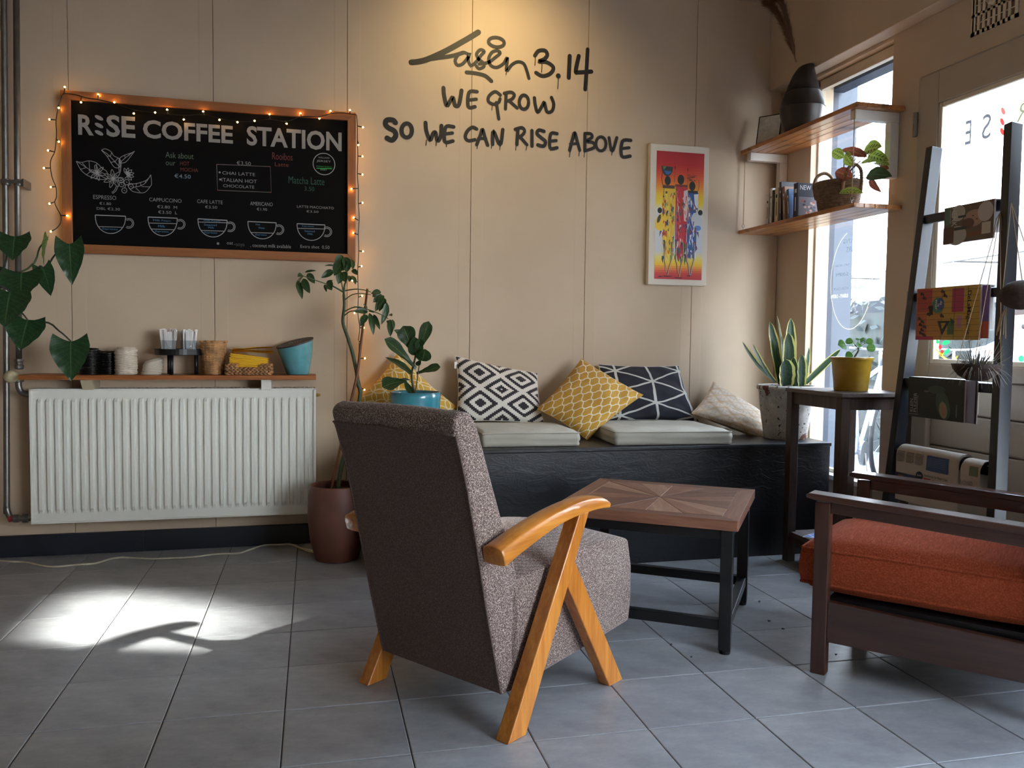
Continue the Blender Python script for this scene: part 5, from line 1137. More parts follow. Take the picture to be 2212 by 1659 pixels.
# little pilea in the mustard pot
pl = thing('pilea_plant', 'small round-leaved plant in a mustard yellow pot on the tall side table', 'plant', (2.272, 3.075, .7825)); O = Vector(pl.location)
pot(pl, [(.066, 0), (.069, .003), (.080, .12), (.0855, .132), (.087, .134), (.088, .142)], plain('mustard_glaze', (176, 138, 38), .3, .06, 30, coat=.3), soil=.01, wall=.005)
def z9(x, y, Y=3.07): return aY(1560+x/2.765, 600+y/2.765, Y)
stalk(pl, [(2.272, 3.075, .91), z9(812, 440), z9(812, 415)], (.004, .003), BARK, O=O)
for (x0, y0, x1, y1, w_) in ((738,405,690,402,46),(735,385,782,378,30),(800,385,822,420,30),(855,382,903,384,30),(860,420,918,425,40),(735,475,782,462,40),(790,400,770,392,14),(822,400,838,392,26),(820,375,850,358,9),(823,385,848,373,9),(826,395,846,388,8),(800,372,822,366,20)):
    leaf(pl, z9(x0, y0), z9(x1, y1, 3.05), w_/2.765/1790*3.3*1.3, PIL, 'round', (random.uniform(-.3, .3), -1, .5), .05, .1, 6, 8, O=O)
    if w_ > 12: stalk(pl, [z9(812, 425), z9((812+(x0+x1)/2)/2, (425+(y0+y1)/2)/2-8), z9((x0+x1)/2, (y0+y1)/2, 3.062)], .0013, STG, O=O, n=5)

# ---------------------------------------------------------------- corner shelves
OAKS = MT('oiled_oak_strip'); OAKS.set(rough=.32, coat=.25)
o1 = OAKS.noise(4, 6, .65, (7, .6, 7), dist=.5); kn = OAKS.noise(5.5, 3, .55, (2.0, .8, 2.0), dist=.5)
OAKS.color(OAKS.mix(((kn-.53)*6.0).clamp(), OAKS.ramp(o1+OAKS.rnd()*.16, ((.34, (140, 84, 42)), (.5, (178, 114, 62)), (.72, (206, 148, 92)))), (70, 38, 20))); OAKS.bump(o1, .2, .001); OAKS = OAKS.mat
def corner_shelf(z, label):
    t_ = thing('corner_shelf', label, 'shelf', (2.26, 3.08, z)); xs_ = [0, .052, .105, .16, .2385]
    for k in range(4):
        m = MB(); m.box((xs_[k]+.0008, 0, -.020), (xs_[k+1]-.0008, .958, 0)); m.build('board_strip', OAKS, t_, bevel=.002)
    return t_
s1 = corner_shelf(2.0, 'upper oiled wood shelf in the window corner holding the black vase'); s2 = corner_shelf(1.58, 'lower oiled wood shelf in the window corner holding books and basket')
for t_ in (s1,):
    for y in (.052, .905):
        m = MB(); m.box((.02, y-.018, -.062), (.238, y+.018, -.0205)); m.build('bracket_arm', WHITEP, t_, bevel=.002); m = MB(); m.box((.195, y-.0175, -.30), (.238, y+.0175, -.0625)); m.build('bracket_leg', WHITEP, t_, bevel=.002)
    for (x, y) in ((.012, .03), (.012, .93)):
        m = MB(); m.tube([(x, y, 0), (x, y, -.39)], .0022, 5); m.build('hanging_cord', plain('jute_cord', (170, 140, 96), .8), t_)
        m = MB(); pts = [(x+.008*math.cos(a), y, -.399+.008*math.sin(a)) for a in [2*math.pi*i/14 for i in range(15)]]; m.tube(pts, .0015, 5, False); m.tube([(x, y, -.407), (x, y, -.42)], .0015, 5); m.build('screw_eye', CHROME, t_)
# vase with pampas
VB = plain('black_ribbed_wood', (44, 42, 43), .38, .2, 8, .3, 30, .002, (1, 1, .2)); 
va = thing('black_vase', 'black drop-shaped wooden vase with pampas grass on the upper shelf', 'vase', (2.378, 3.66, 2.0005))
m = MB(); n = 40
prof = [(.070, 0), (.075, .004), (.096, .06), (.106, .10), (.107, .13), (.1075, .131), (.104, .1325), (.099, .165), (.086, .206), (.0865, .2075), (.083, .209), (.070, .245), (.055, .29), (.043, .32), (.037, .335)]
vs = []
for k, (r, z) in enumerate(prof):
    for i in range(n):
        a = 2*math.pi*i/n; t = max(0, (z-.24)/.095); rr = r*(1+.012*math.sin(a*9))
        vs.append((rr*math.cos(a)+.012*t*t, rr*math.sin(a), z+t*t*.009*math.cos(a+.6)))
K = len(prof); m.add(vs, [(j*n+i, j*n+(i+1) % n, (j+1)*n+(i+1) % n, (j+1)*n+i) for j in range(K-1) for i in range(n)]+[tuple(range(n-1, -1, -1))])
top_ = vs[-n:]; m.add([tuple(p) for p in top_]+[(p[0]*.8+.003, p[1]*.8, p[2]-.05) for p in top_], [(i, (i+1) % n, (i+1) % n+n, i+n) for i in range(n)]+[tuple(range(n, 2*n))]); m.build('body', VB, va, smooth=True)
for z, r in ((.131, .1075), (.2075, .0865)): m = MB(); m.tube([(r*math.cos(a), r*math.sin(a), z) for a in [2*math.pi*i/40 for i in range(41)]], .0014, 5, False); m.build('groove_ring', BLACKP, va)
PAM = plain('dry_pampas', (116, 84, 62), .9); pg = thing('pampas_grass', 'brown dried pampas plumes standing in the black vase', 'dried grass', (2.385, 3.66, 2.31)); O = Vector(pg.location)
def z10(x, y, Y): return aY(1600+x/5.53, y/5.53, Y)
for pts, wd_, Yb in (([(668,745),(640,650),(600,520),(520,330),(440,170),(375,80),(320,45)], .05, 3.70), ([(655,745),(630,620),(595,450),(560,280),(520,120),(480,20),(430,-10),(395,5)], .042, 3.62)):
    P_ = sm([z10(x, y, Yb-.02*i*.5) for i, (x, y) in enumerate(pts)], 6); P_ = [Vector((p.x, p.y, min(p.z, 2.765))) for p in P_]; m = MB(); m.tube([p-O for p in P_], .0016, 5); L = len(P_)
    for q in range(2600):
        f = .14+.86*random.random(); i = min(L-2, int(f*(L-1))); p = P_[i].lerp(P_[i+1], f*(L-1)-i); d = (P_[i+1]-P_[i]).normalized()
        o_ = Vector((random.gauss(0, 1), random.gauss(0, 1), random.gauss(0, 1))).normalized(); w2 = wd_*min(1, (f-.10)*5)*(1 if f < .9 else .7); a = p+o_*random.random()*.004; b_ = p+o_*w2*random.uniform(.3, .8)+d*random.uniform(.015, .04); c_ = d.cross(o_).normalized()*.0016
        b_.z = min(b_.z, 2.775); m.add([a-c_-O, a+c_-O, b_-O], [(0, 1, 2)])
    tag(m.build('plume', PAM, pg), None, None)
# small frame leaning on its wire easel
pf = thing('photo_frame', 'small black photo frame on a gold wire easel beside the vase', 'picture frame', (2.335, 3.90, 2.0008), R(-52))
m = MB(); tl_ = Matrix.Rotation(R(-14), 3, 'X')
m.box((-.062, -.004, 0), (.062, .004, .17), tl_, (0, 0, 0)); m.build('frame', BLACKM, pf); m = MB(); m.box((-.056, -.0055, .006), (.056, -.0042, .164), tl_, (0, 0, 0)); m.build('print', plain('pale_print', (206, 200, 186), .5, .12, 30), pf)
m = MB(); m.tube([(-.03, .03, .10), (-.05, .055, .05), (-.055, .06, .002), (-.02, -.012, .002), (.02, -.012, .002), (.055, .06, .002), (.03, .03, .10)], .0014, 5); m.build('wire_easel', BRASS, pf)
# books on the lower shelf
bx_ = [('white paperback with a small black mark, first of the books', 3.80, .022, .150, .115, (206, 200, 190), 0, (30, 30, 30)), ('tall pale paperback, second of the books', 3.765, .018, .178, .120, (222, 216, 206), 0, (120, 60, 50)), ('dark thick paperback behind the cream book', 3.742, .016, .165, .125, (44, 40, 40), 0, (120, 100, 70)),
 ('cream book with a black square on its spine', 3.715, .030, .170, .12, (206, 188, 150), 0, (24, 22, 22)), ('tall dark hardback leaning in the middle of the books', 3.678, .018, .195, .12, (50, 52, 60), .03, (190, 190, 190)), ('brown edged paperback leaning right', 3.645, .022, .168, .115, (150, 110, 84), .10, (220, 210, 200)), ('blue covered paperback leaning right', 3.61, .02, .150, .11, (90, 120, 160), .12, (230, 200, 160)),
 ('dark travel guide with white title next to the basket', 3.55, .034, .165, .12, (44, 50, 64), 0, (220, 220, 224))]
for lb, y, t_, h_, w_, c_, lean, mk in bx_:
    B_ = thing('book', lb+' on the lower corner shelf', 'book', (2.345, y, 1.5803), 0, 'books on the lower corner shelf'); B_.rotation_euler = (-lean, 0, 0)
    cm_ = plain('book_cover_%d' % int(y*1000), c_, .5); m = MB(); m.box((-w_/2, -t_/2, 0), (w_/2, -t_/2+.0015, h_)); m.box((-w_/2, t_/2-.0015, 0), (w_/2, t_/2, h_)); m.box((-w_/2-.001, -t_/2, 0), (-w_/2+.0015, t_/2, h_)); m.build('cover', cm_, B_)
    m = MB(); m.box((-w_/2+.0016, -t_/2+.0016, .002), (w_/2-.003, t_/2-.0016, h_-.002)); m.build('pages', PAP, B_)
    p_ = Print((-w_/2-.0011, t_/2, 0), (0, -1, 0), (0, 0, 1), (-1, 0, 0), .0002); p_.rect(t_*.25, h_*.72, t_*.75, h_*.72+t_*.55, mk); p_.rect(t_*.4, h_*.2, t_*.6, h_*.6, mk); p_.build('spine_print', PRINT, B_)
    p_ = Print((-w_/2, -t_/2-.0001, 0), (1, 0, 0), (0, 0, 1), (0, -1, 0), .0002)
    if 'travel' in lb: p_.text('NEW', .012, h_*.80, .07, h_*.93, (220, 222, 226)); p_.text('HOME', .012, h_*.63, .085, h_*.76, (220, 222, 226)) if False else None; p_.rect(.006, .01, w_-.006, h_*.6, (110, 110, 120)); p_.lay = 2; [p_.ell(random.uniform(.02, w_-.02), random.uniform(.02, h_*.55), .008, .006, random.choice([(190, 170, 160), (60, 64, 80), (150, 90, 80)]), 8) for _ in range(22)]
    else: p_.rect(w_*.1, h_*.15, w_*.9, h_*.8, tuple(min(255, x*1.25) for x in c_))
    p_.build('front_print', PRINT, B_)
# seagrass basket with prayer plant
BK2 = plain('seagrass', (120, 98, 78), .8, .25, 60)
bk = thing('seagrass_basket', 'dark woven basket with looped handle on the lower corner shelf', 'basket', (2.372, 3.345, 1.5803)); O = Vector(bk.location)
m = MB(); rows = 20
for j in range(rows):
    z = .004+j*.0068; r0 = .078+.020*(j/rows)**.8; ns = 52; pts = [(math.cos(t)*(r0+.0010*(1 if (i+j) % 2 else -1)), 1.12*math.sin(t)*(r0+.0010*(1 if (i+j) % 2 else -1)), z) for i, t in [(i, 2*math.pi*i/ns) for i in range(ns+1)]]; m.tube(pts, .0038, 5, False)
m.build('woven_wall', BK2, bk, smooth=True); m = MB(); m.lathe([(.075, .0), (.078, .004)], n=30); m.build('base', BK2, bk)
m = MB(); m.lathe([(.088, .118), (.001, .122)], n=30, cap=False); m.build('soil', SOIL, bk)
for s_ in (1, -1):
    m = MB(); pts = sm([(-.05, s_*.095, .07), (-.052, s_*.112, .13), (-.035, s_*.118, .178), (0, s_*.108, .198), (.035, s_*.104, .178), (.045, s_*.10, .13), (.045, s_*.096, .08)], 5); m.tube(pts, .0075, 8); m.build('handle', plain('braided_handle', (140, 112, 84), .8, .3, 60, .6, 200), bk, smooth=True)
py = thing('prayer_plant', 'prayer plant with spotted lime leaves growing from the woven basket', 'plant', (2.372, 3.33, 1.70)); O = Vector(py.location)
def z11(x, y, X_): return aX(1640+x/4.61, 60+y/4.61, X_)
for (x0, y0, x1, y1, w_, X_, up, mt_, sh_) in ((850,1290,728,1225,70,2.33,(-1,-.3,.2),PRAY,'ovate'),(860,1250,945,1365,80,2.32,(-1,.2,.2),PRAY,'ovate'),(1075,1290,825,1212,62,2.36,(-1,0,.9),PRR,'ovate'),(1035,1240,1225,1185,110,2.40,(-1,-.2,.5),PRAY,'ovate'),(1090,1260,1290,1325,80,2.42,(-1,0,.5),PRAY,'ovate'),(1010,1350,1150,1335,50,2.40,(-1,0,1),PRAY,'ovate'),(1150,1345,1300,1370,50,2.43,(-1,0,1),PRAY,'ovate'),(1200,1370,1295,1400,50,2.44,(-1,0,0),PRR,'ovate'),
 (930,1495,760,1430,84,2.33,(-1,0,.4),PRR,'ovate'),(1075,1465,1325,1480,92,2.38,(-1,0,.5),LG,'ovate'),(1100,1500,1222,1640,50,2.40,(-1,0,.1),PRR,'lance'),(800,1640,1042,1650,62,2.29,(-1,-.1,1),PRAY,'ovate')):
    b_ = z11(x0, y0, X_); leaf(py, b_, z11(x1, y1, X_), w_/4.61/1790*3.9*1.35, mt_, sh_, up, .06, .12, 8, 10, O=O)
    root = Vector((2.37, 3.33+random.uniform(-.03, .03), 1.705)); stalk(py, [root, root.lerp(b_, .55)+Vector((0, 0, .015)), b_], .0018, STD, O=O, n=5)
# ---------------------------------------------------------------- black ladder with papers
ld = thing('ladder_rack', 'tall black wooden ladder leaning on the door, used as a magazine rack', 'ladder', (2.22, 2.5, 0)); O = Vector(ld.location)
LB = plain('black_painted_wood', (24, 32, 44), .4, .1, 10, .1, 40)
def LP(y, z): return Vector((2.22+.22*z/1.765, y, z))
Lr = lambda z: LP(2.79+.045*z/1.765, z); Rr = lambda z: LP(2.235+.22*z/1.765, z)
for f in (Lr, Rr):
    m = MB(); m.beam(f(0)-O, f(1.765)-O, .034, .05, (1, 0, 0)); m.build('rail', LB, ld, bevel=.002)
RZ = (1.478, 1.17, .835, .555, .28)
for z in RZ:
    m = MB(); m.beam(Lr(z)-O-Vector((0, .012, 0)), Rr(z)-O+Vector((0, .012, 0)), .034, .034, (1, 0, .1)); m.build('rung', LB, ld, bevel=.002)
def hung(name, label, cat, zr, yl, yr, drop, fn, t=.006, off=.026, back=True):
    """magazine folded over a rung: y from yl (left) to yr (right), hanging by drop on the room side"""
    rg = LP((yl+yr)/2, zr); T_ = thing(name, label, cat, (rg.x-off, yl, zr+.022))
    m = MB(); w_ = yl-yr; m.box((-t, -w_, -drop), (0, 0, 0)); m.build('pages', PAP, T_)
    if back: m = MB(); m.box((off*2-.004, -w_, -drop*.8), (off*2+t*.5, 0, 0)); m.box((-t, -w_, 0), (off*2+t*.5, 0, .003)); m.build('back_half', PAP, T_)
    m = MB(); m.box((-t-.0012, -w_, -drop), (-t, 0, .0032)); cov = m.build('cover', PAP, T_)
    p_ = Print((-t-.0013, 0, -drop), (0, -w_, 0), (0, 0, drop+.003), (-1, 0, 0), .0003); fn(p_); p_.build('cover_print', PRINT, T_); return T_
rs2 = random.Random(11)
def f_chef(p):
    p.rect(0, 0, 1, 1, (104, 86, 72)); p.lay = 2; p.rect(.02, .52, .12, 1, (88, 120, 98)); p.ell(.30, .80, .14, .22, (178, 172, 158)); p.ell(.28, .20, .20, .26, (170, 164, 152)); p.lay = 3; p.ell(.62, .60, .20, .22, (168, 136, 116)); p.ell(.50, .48, .13, .14, (96, 72, 62)); p.ell(.84, .72, .15, .26, (186, 178, 168))
    p.lay = 4; p.rect(.22, .34, .48, .42, (52, 58, 60)); p.rect(.30, .66, .46, .72, (52, 58, 60)); p.ell(.60, .66, .02, .015, (60, 40, 36)); p.ell(.68, .56, .02, .015, (60, 40, 36)); p.ell(.56, .52, .035, .02, (120, 60, 56)); p.rect(.78, .14, .95, .44, (190, 182, 164)); p.rect(.5, .12, .78, .25, (120, 80, 56)); p.rect(.0, .02, .22, .45, (88, 62, 48))
    p.lay = 5; p.text('HENK', .17, .46, .27, .96, (206, 204, 198), 0, 3); p.text('COMMUNITEIT & MEER', .125, .55, .15, .95, (196, 200, 196), 0, 3)
hung('magazine', 'magazine with two faces on its cover, on the top rung of the ladder', 'magazine', RZ[0]-.002, 2.688, 2.452, .135, f_chef)
def f_map(p):
    p.rect(0, 0, 1, 1, (190, 150, 60)); p.lay = 1.6; p.rect(0, 0, .18, 1, (186, 96, 62)); p.rect(.18, 0, .42, 1, (190, 130, 60)); p.rect(.02, .55, .26, .98, (176, 70, 60)); p.rect(.58, .52, .76, .96, (176, 62, 92)); p.rect(.66, .22, .74, .45, (182, 120, 130)); p.rect(.52, .1, .62, .36, (80, 110, 70)); p.rect(0, 0, .3, .06, (176, 50, 80))
    p.lay = 2; p.ell(.36, .66, .10, .15, (70, 130, 104), 24); p.ell(.40, .68, .06, .12, (64, 90, 150), 20)
    for x, y in ((.08,.9),(.12,.82),(.05,.42),(.1,.36),(.07,.3),(.14,.26),(.08,.14),(.14,.1),(.42,.92),(.46,.84),(.42,.46),(.10,.2),(.22,.62),(.20,.5)): p.ell(x, y, .022, .035, (40, 36, 36), 7); p.ell(x+.03, y-.02, .014, .03, (60, 40, 40), 6)
    p.poly([(.36, .36), (.56, .36), (.44, .08)], (48, 54, 44)); p.poly([(.41, .32), (.50, .32), (.44, .2)], (190, 150, 60)); p.poly([(.56, .42), (.64, .34), (.58, .28)], (52, 84, 60)); p.rect(.22, .48, .28, .66, (52, 30, 34))
    p.lay = 3
    for k in range(9): p.rect(0, .06+k*.108, 1, .066+k*.108, (74, 60, 48))
    for x in (.42, .62, .82): p.rect(x, 0, x+.006, 1, (74, 60, 48))
    p.lay = 4; p.text('DeLaMagazine', .80, .1, .875, .90, (24, 22, 24), .01, 3); p.text('de', .395, .66, .43, .74, (226, 228, 226), 0, 3); p.text('la', .355, .63, .39, .69, (226, 228, 226), 0, 3); p.text('mar', .315, .57, .345, .76, (226, 228, 226), 0, 3)
hung('magazine', 'yellow and red magazine with a gridded cover, second rung of the ladder', 'magazine', RZ[1]+.004, 2.772, 2.458, .195, f_map)
hung('magazine', 'violet and red spined magazine peeking out behind the yellow one', 'magazine', RZ[1], 2.47, 2.425, .185, lambda p: (p.rect(0, .32, 1, 1, (120, 90, 160)), p.rect(0, 0, 1, .32, (190, 80, 56))), off=.0205, t=.003, back=False)
def f_avo(p):
    p.rect(0, 0, 1, 1, (38, 46, 46)); p.lay = 2; p.ell(.64, .36, .12, .36, (66, 92, 76), 24, .15); p.ell(.52, .72, .16, .10, (62, 84, 72), 20); p.lay = 3; p.ell(.65, .24, .07, .2, (150, 142, 104), 20, .1); p.lay = 4; p.ell(.66, .22, .045, .12, (160, 124, 104), 16); p.ell(.34, .66, .05, .02, (120, 110, 100), 10)
    p.lay = 5; p.text('KLEIN', .045, .12, .095, .44, (186, 186, 180), 0, 1); p.text('PLEZIER', .11, .12, .165, .60, (186, 186, 180), 0, 1); p.rect(.18, .1, .19, .55, (130, 130, 126)); p.rect(.03, .06, .20, .07, (170, 170, 166)); p.rect(.87, .1, .89, .4, (110, 112, 108))
hung('magazine', 'dark magazine with a green avocado on the cover, third rung of the ladder', 'magazine', RZ[2]-.002, 2.748, 2.466, .150, f_avo)
hung('magazine', 'pale blue magazine half hidden behind the dark avocado one', 'magazine', RZ[2]-.004, 2.468, 2.418, .148, lambda p: (p.rect(0, 0, 1, 1, (140, 148, 176)), p.rect(.82, 0, 1, 1, (40, 44, 60))), off=.0205, t=.003, back=False)
# newspapers on the lower rungs
def paper_over(name, label, zr, yl, yr, d1, d2, fn, x_off=0, seed=0, rise=.0):
    rg = LP((yl+yr)/2, zr); T_ = thing(name, label, 'newspaper', (rg.x, yl, zr+.02)); w_ = yl-yr; m = MB()
    path = [(-.034, -d1), (-.034, -d1*.5), (-.034, -.02), (-.022, .003), (0, .010), (.022, .002), (.030, -.03), (.034, -d2)]; L_ = sm(path, 4); K = len(L_)
    for lay in range(3):
        m.grid(lambda u, v: Vector((L_[min(K-1, int(v*(K-1)+.001))][0]+(-.0014*lay if L_[min(K-1, int(v*(K-1)+.001))][0] < 0 else .0014*lay), -u*w_*(1-.02*lay)-.004*lay, L_[min(K-1, int(v*(K-1)+.001))][1]+.003*lay+rise*u)), 12, K-1)
    m.build('sheets', plain('newsprint', (196, 188, 176), .8), T_, smooth=True)
    if fn:
        s_ = Print((-.0452, 0, 0), (0, -w_, 0), (0, 0, 1), (-1, 0, 0), .0004); s_.P0 = s_.P
        def PP(x, y):  # follows the folded sheet, y = metres above/below the fold
            p = s_.P0(x, y+rise*x); p.x = -.0396-.0003*s_.lay+.005*max(0, (y+.02)/.02); return p
        s_.P = PP; fn(s_, d1); s_.build('newsprint_ink', PRINT, T_)
    return T_
def f_news(p, d):
    GT = (96, 92, 90)
    for cx_ in (.03, .19, .34):
        for k in range(9): p.rect(cx_, -.010-k*.0048, cx_+.13-(.03 if k == 8 else 0), -.0082-k*.0048+.0004, GT)
    p.rect(.52, -.062, .86, -.006, (62, 88, 136)); p.rect(.01, -.150, .45, -.092, (48, 60, 92)); p.rect(.49, -.132, .60, -.092, (166, 62, 60)); p.rect(.62, -.140, .86, -.094, (120, 96, 60)); p.lay = 2
    p.ell(.42, -.090, .06, .018, (30, 34, 40), 16); p.rect(.06, -.130, .16, -.1, (130, 96, 60)); [p.ell(.66+.045*i, -.118, .016, .012, (190, 184, 170), 8) for i in range(4)]
    for k in range(6): p.rect(.55, -.016-k*.006, .82, -.0148-k*.006, (130, 150, 184))
    p.lay = 3; p.text('punt', .385, -.093, .455, -.083, (230, 230, 226), .0); p.text('Families op de Albert Cuyp', .50, -.088, .86, -.078, (40, 38, 38), .01)
    for k in range(2): p.rect(.50, -.150-k*.005, .84, -.1487-k*.005, GT)
paper_over('newspaper', 'broad newspaper with blue block folded over the fourth ladder rung', RZ[3]+.003, 2.760, 2.440, .200, .14, f_news, seed=1)
paper_over('newspaper', 'smaller grey newspaper hanging to the right on the fourth ladder rung', RZ[3]-.006, 2.432, 2.345, .12, .12, lambda p, d: (p.text('NOVISO', .1, -.075, .7, -.06, (120, 116, 112)), p.rect(.5, -.04, .95, -.006, (110, 124, 96))), seed=4)
paper_over('newspaper', 'newspaper folded over the lowest ladder rung behind the easy chair', RZ[4], 2.745, 2.48, .12, .1, None, seed=2)
paper_over('newspaper', 'narrow folded paper right of the lowest rung newspaper', RZ[4]-.002, 2.45, 2.36, .13, .1, None, seed=5)

# hanging air plant and coconut pots
JUTE = plain('jute_string', (150, 126, 92), .85); COCO = plain('coconut_shell', (62, 48, 42), .85, .3, 40, .6, 120, .003)
ap = thing('air_plant', 'spiky grey air plant in half a coconut shell hanging from the ladder', 'plant', (2.19, 2.31, .862)); O = Vector(ap.location)
m = MB(); m.lathe([(.001, 0), (.03, .003), (.055, .018), (.072, .04), (.078, .058), (.073, .058), (.05, .024), (.001, .012)], n=26, cap=False); m.build('coconut_bowl', COCO, ap, smooth=True)
knot = Rr(1.478)-O+Vector((-.03, .01, -.03))
for a in (100, 220, 340):
    p = Vector((.076*math.cos(R(a)), .076*math.sin(R(a)), .055)); m = MB(); m.tube([p, knot], .0012, 5); m.build('string', JUTE, ap)
m = MB()
for k in range(7): a = random.uniform(0, 6.28); m.tube([knot, knot+Vector((.012*math.cos(a), .012*math.sin(a), -.02)), knot+Vector((.02*math.cos(a), .02*math.sin(a), -.055-.01*k % .02))], .0011, 4)
m.tube([knot+Vector((0, 0, .0)), knot+Vector((.03, -.012, .045))], .002, 5); m.build('tassel', JUTE, ap)
SIL = plain('silver_green_blade', (116, 112, 102), .7); m = MB()
for k in range(330):
    a = random.uniform(0, 6.28); r0 = .04*math.sqrt(random.random()); ln = random.uniform(.05, .10); e = random.uniform(.25, 1.3); dr_ = Vector((math.cos(a)*math.cos(e), math.sin(a)*math.cos(e), math.sin(e))); b0 = Vector((r0*math.cos(a)*.9, r0*math.sin(a)*.9, .045)); curl = random.uniform(0, .07) if random.random() < .6 else -.01
    s_ = Vector((-math.sin(a), math.cos(a), 0))*.0015; prev = None; P_ = [b0+dr_*ln*t+Vector((0, 0, -curl*t*t*1.6))+Vector((math.cos(a), math.sin(a), 0))*curl*.35*t for t in (0, .25, .5, .75, 1)]
    vs = []; [vs.extend([p-s_*(1-t*.8), p+s_*(1-t*.8)]) for p, t in zip(P_, (0, .25, .5, .75, 1))]; m.add(vs, [(2*i, 2*i+1, 2*i+3, 2*i+2) for i in range(4)])
tag(m.build('blades', SIL, ap), None, None, kind='stuff')
co = thing('hanging_coconut', 'round brown coconut pot hanging on jute strings at the right edge', 'hanging pot', (2.10, 2.055, 1.09)); O = Vector(co.location)
m = MB(); m.ball((0, 0, .045), .062, 20, 14, (1, 1, .72)); m.build('shell', COCO, co, smooth=True)
for a in (40, 160, 280): m = MB(); m.tube([(.055*math.cos(R(a)), .055*math.sin(R(a)), .06), Vector((.0, .0, .45)).lerp(Vector((.12, .18, .34)), .9)], .0013, 5); m.build('string', JUTE, co)
m = MB()
for k in range(9): a = random.uniform(0, 6.28); m.tube([(-.01, .045, .012), (-.012+.008*math.cos(a), .055+.008*math.sin(a), -.02), (-.012+.014*math.cos(a), .06+.014*math.sin(a), -.065-.003*k)], .0012, 4)
m.build('tassel', JUTE, co)

# ---------------------------------------------------------------- outside
pv = MB(); pv.box((2.62, -12, -.16), (30, 22, -.10)); struct(tag(pv.build('street_ground', plain('grey_paving', (100, 102, 106), .8, .15, 3)), 'grey street paving outside', None))
EXT = plain('facade_slate_blue', (40, 49, 64), .5, .1, 4); EXTL = plain('facade_grey', (78, 86, 98), .5, .08, 4)
fa = MB(); fa.box((2.62, 3.79, -.1), (2.672, 4.3, 3.2)); fa.box((2.62, 3.0, 2.27), (2.70, 3.79, 2.45)); struct(tag(fa.build('facade_frame', EXT), 'slate blue shopfront frame outside the narrow window', None))
fa = MB(); fa.box((2.672, 3.80, -.1), (2.76, 4.3, 3.2)); struct(tag(fa.build('facade_pilaster', EXTL), 'grey pilaster outside the narrow window', None))
fa = MB(); fa.box((2.76, 3.82, -.1), (2.805, 4.3, 3.2)); struct(tag(fa.build('facade_pilaster', EXTL), 'narrow grey pilaster outside the narrow window', None))
po = thing('white_post', 'thin white post on the pavement outside the narrow window', 'post', (3.05, 3.66, -.10)); m = MB(); m.box((-.02, -.02, 0), (.02, .02, 1.9)); m.box((-.05, -.05, 0), (.05, .05, .02)); m.build('shaft', WHITEP, po)
vn = thing('parked_van', 'dark grey-blue van with roof rack parked across the street', 'van', (9.0, 9.8, -.10), R(-8))
VD = plain('van_paint', (30, 35, 44), .35, .05, 3)
m = MB(); m.prism([(-1.0, .35), (-1.0, 1.35), (-.85, 2.05), (.85, 2.05), (1.0, 1.25), (1.0, .35)], 'y', -3.2, 3.0); m.build('body', VD, vn, bevel=.05)
for y in (-2.0, -.4, 1.2): m = MB(); m.box((-.985, y, 1.28), (-.93, y+1.35, 1.72), Matrix.Rotation(R(-14), 3, 'Y'), (-.98, y, 1.28)); m.build('side_window', plain('dark_glass', (22, 26, 32), .1), vn)
for y in (-2.3, 2.0):
    for x in (-1.0, .8): m = MB(); m.lathe([(.0, 0), (.2, 0), (.33, .02), (.35, .06), (.35, .18), (.33, .2), (0, .2)], (x, y, .35), 24, cap=False, ax=(1, 0, 0)); m.build('wheel', BLACKP, vn)
m = MB(); [m.tube([(-.7, y, 2.05), (-.7, y, 2.18), (.7, y, 2.18), (.7, y, 2.05)], .02) for y in (-2.2, -.8, .8, 2.2)]; m.tube([(-.7, -2.6, 2.18), (-.7, 2.6, 2.18)], .02); m.tube([(.7, -2.6, 2.18), (.7, 2.6, 2.18)], .02); m.build('roof_rack', STEEL, vn)
he = thing('street_hedge', 'dark hedge beyond the bicycles outside the narrow window', 'hedge', (5.9, 6.4, -.10)); m = MB()
for k in range(1500):
    p = Vector((random.uniform(-.4, .4), random.uniform(-1.4, 1.6), random.uniform(.05, 1.55))); a = Vector((random.gauss(0, 1), random.gauss(0, 1), random.gauss(0, 1))).normalized()*.06; b_ = a.orthogonal().normalized()*.035; m.add([p-a, p+b_, p+a, p-b_], [(0, 1, 2, 3)])
m.box((-.3, -1.35, 0), (.3, 1.55, 1.4)); tag(m.build('foliage', plain('hedge_green', (30, 37, 36), .8, .4, 4), he), None, None, kind='stuff')
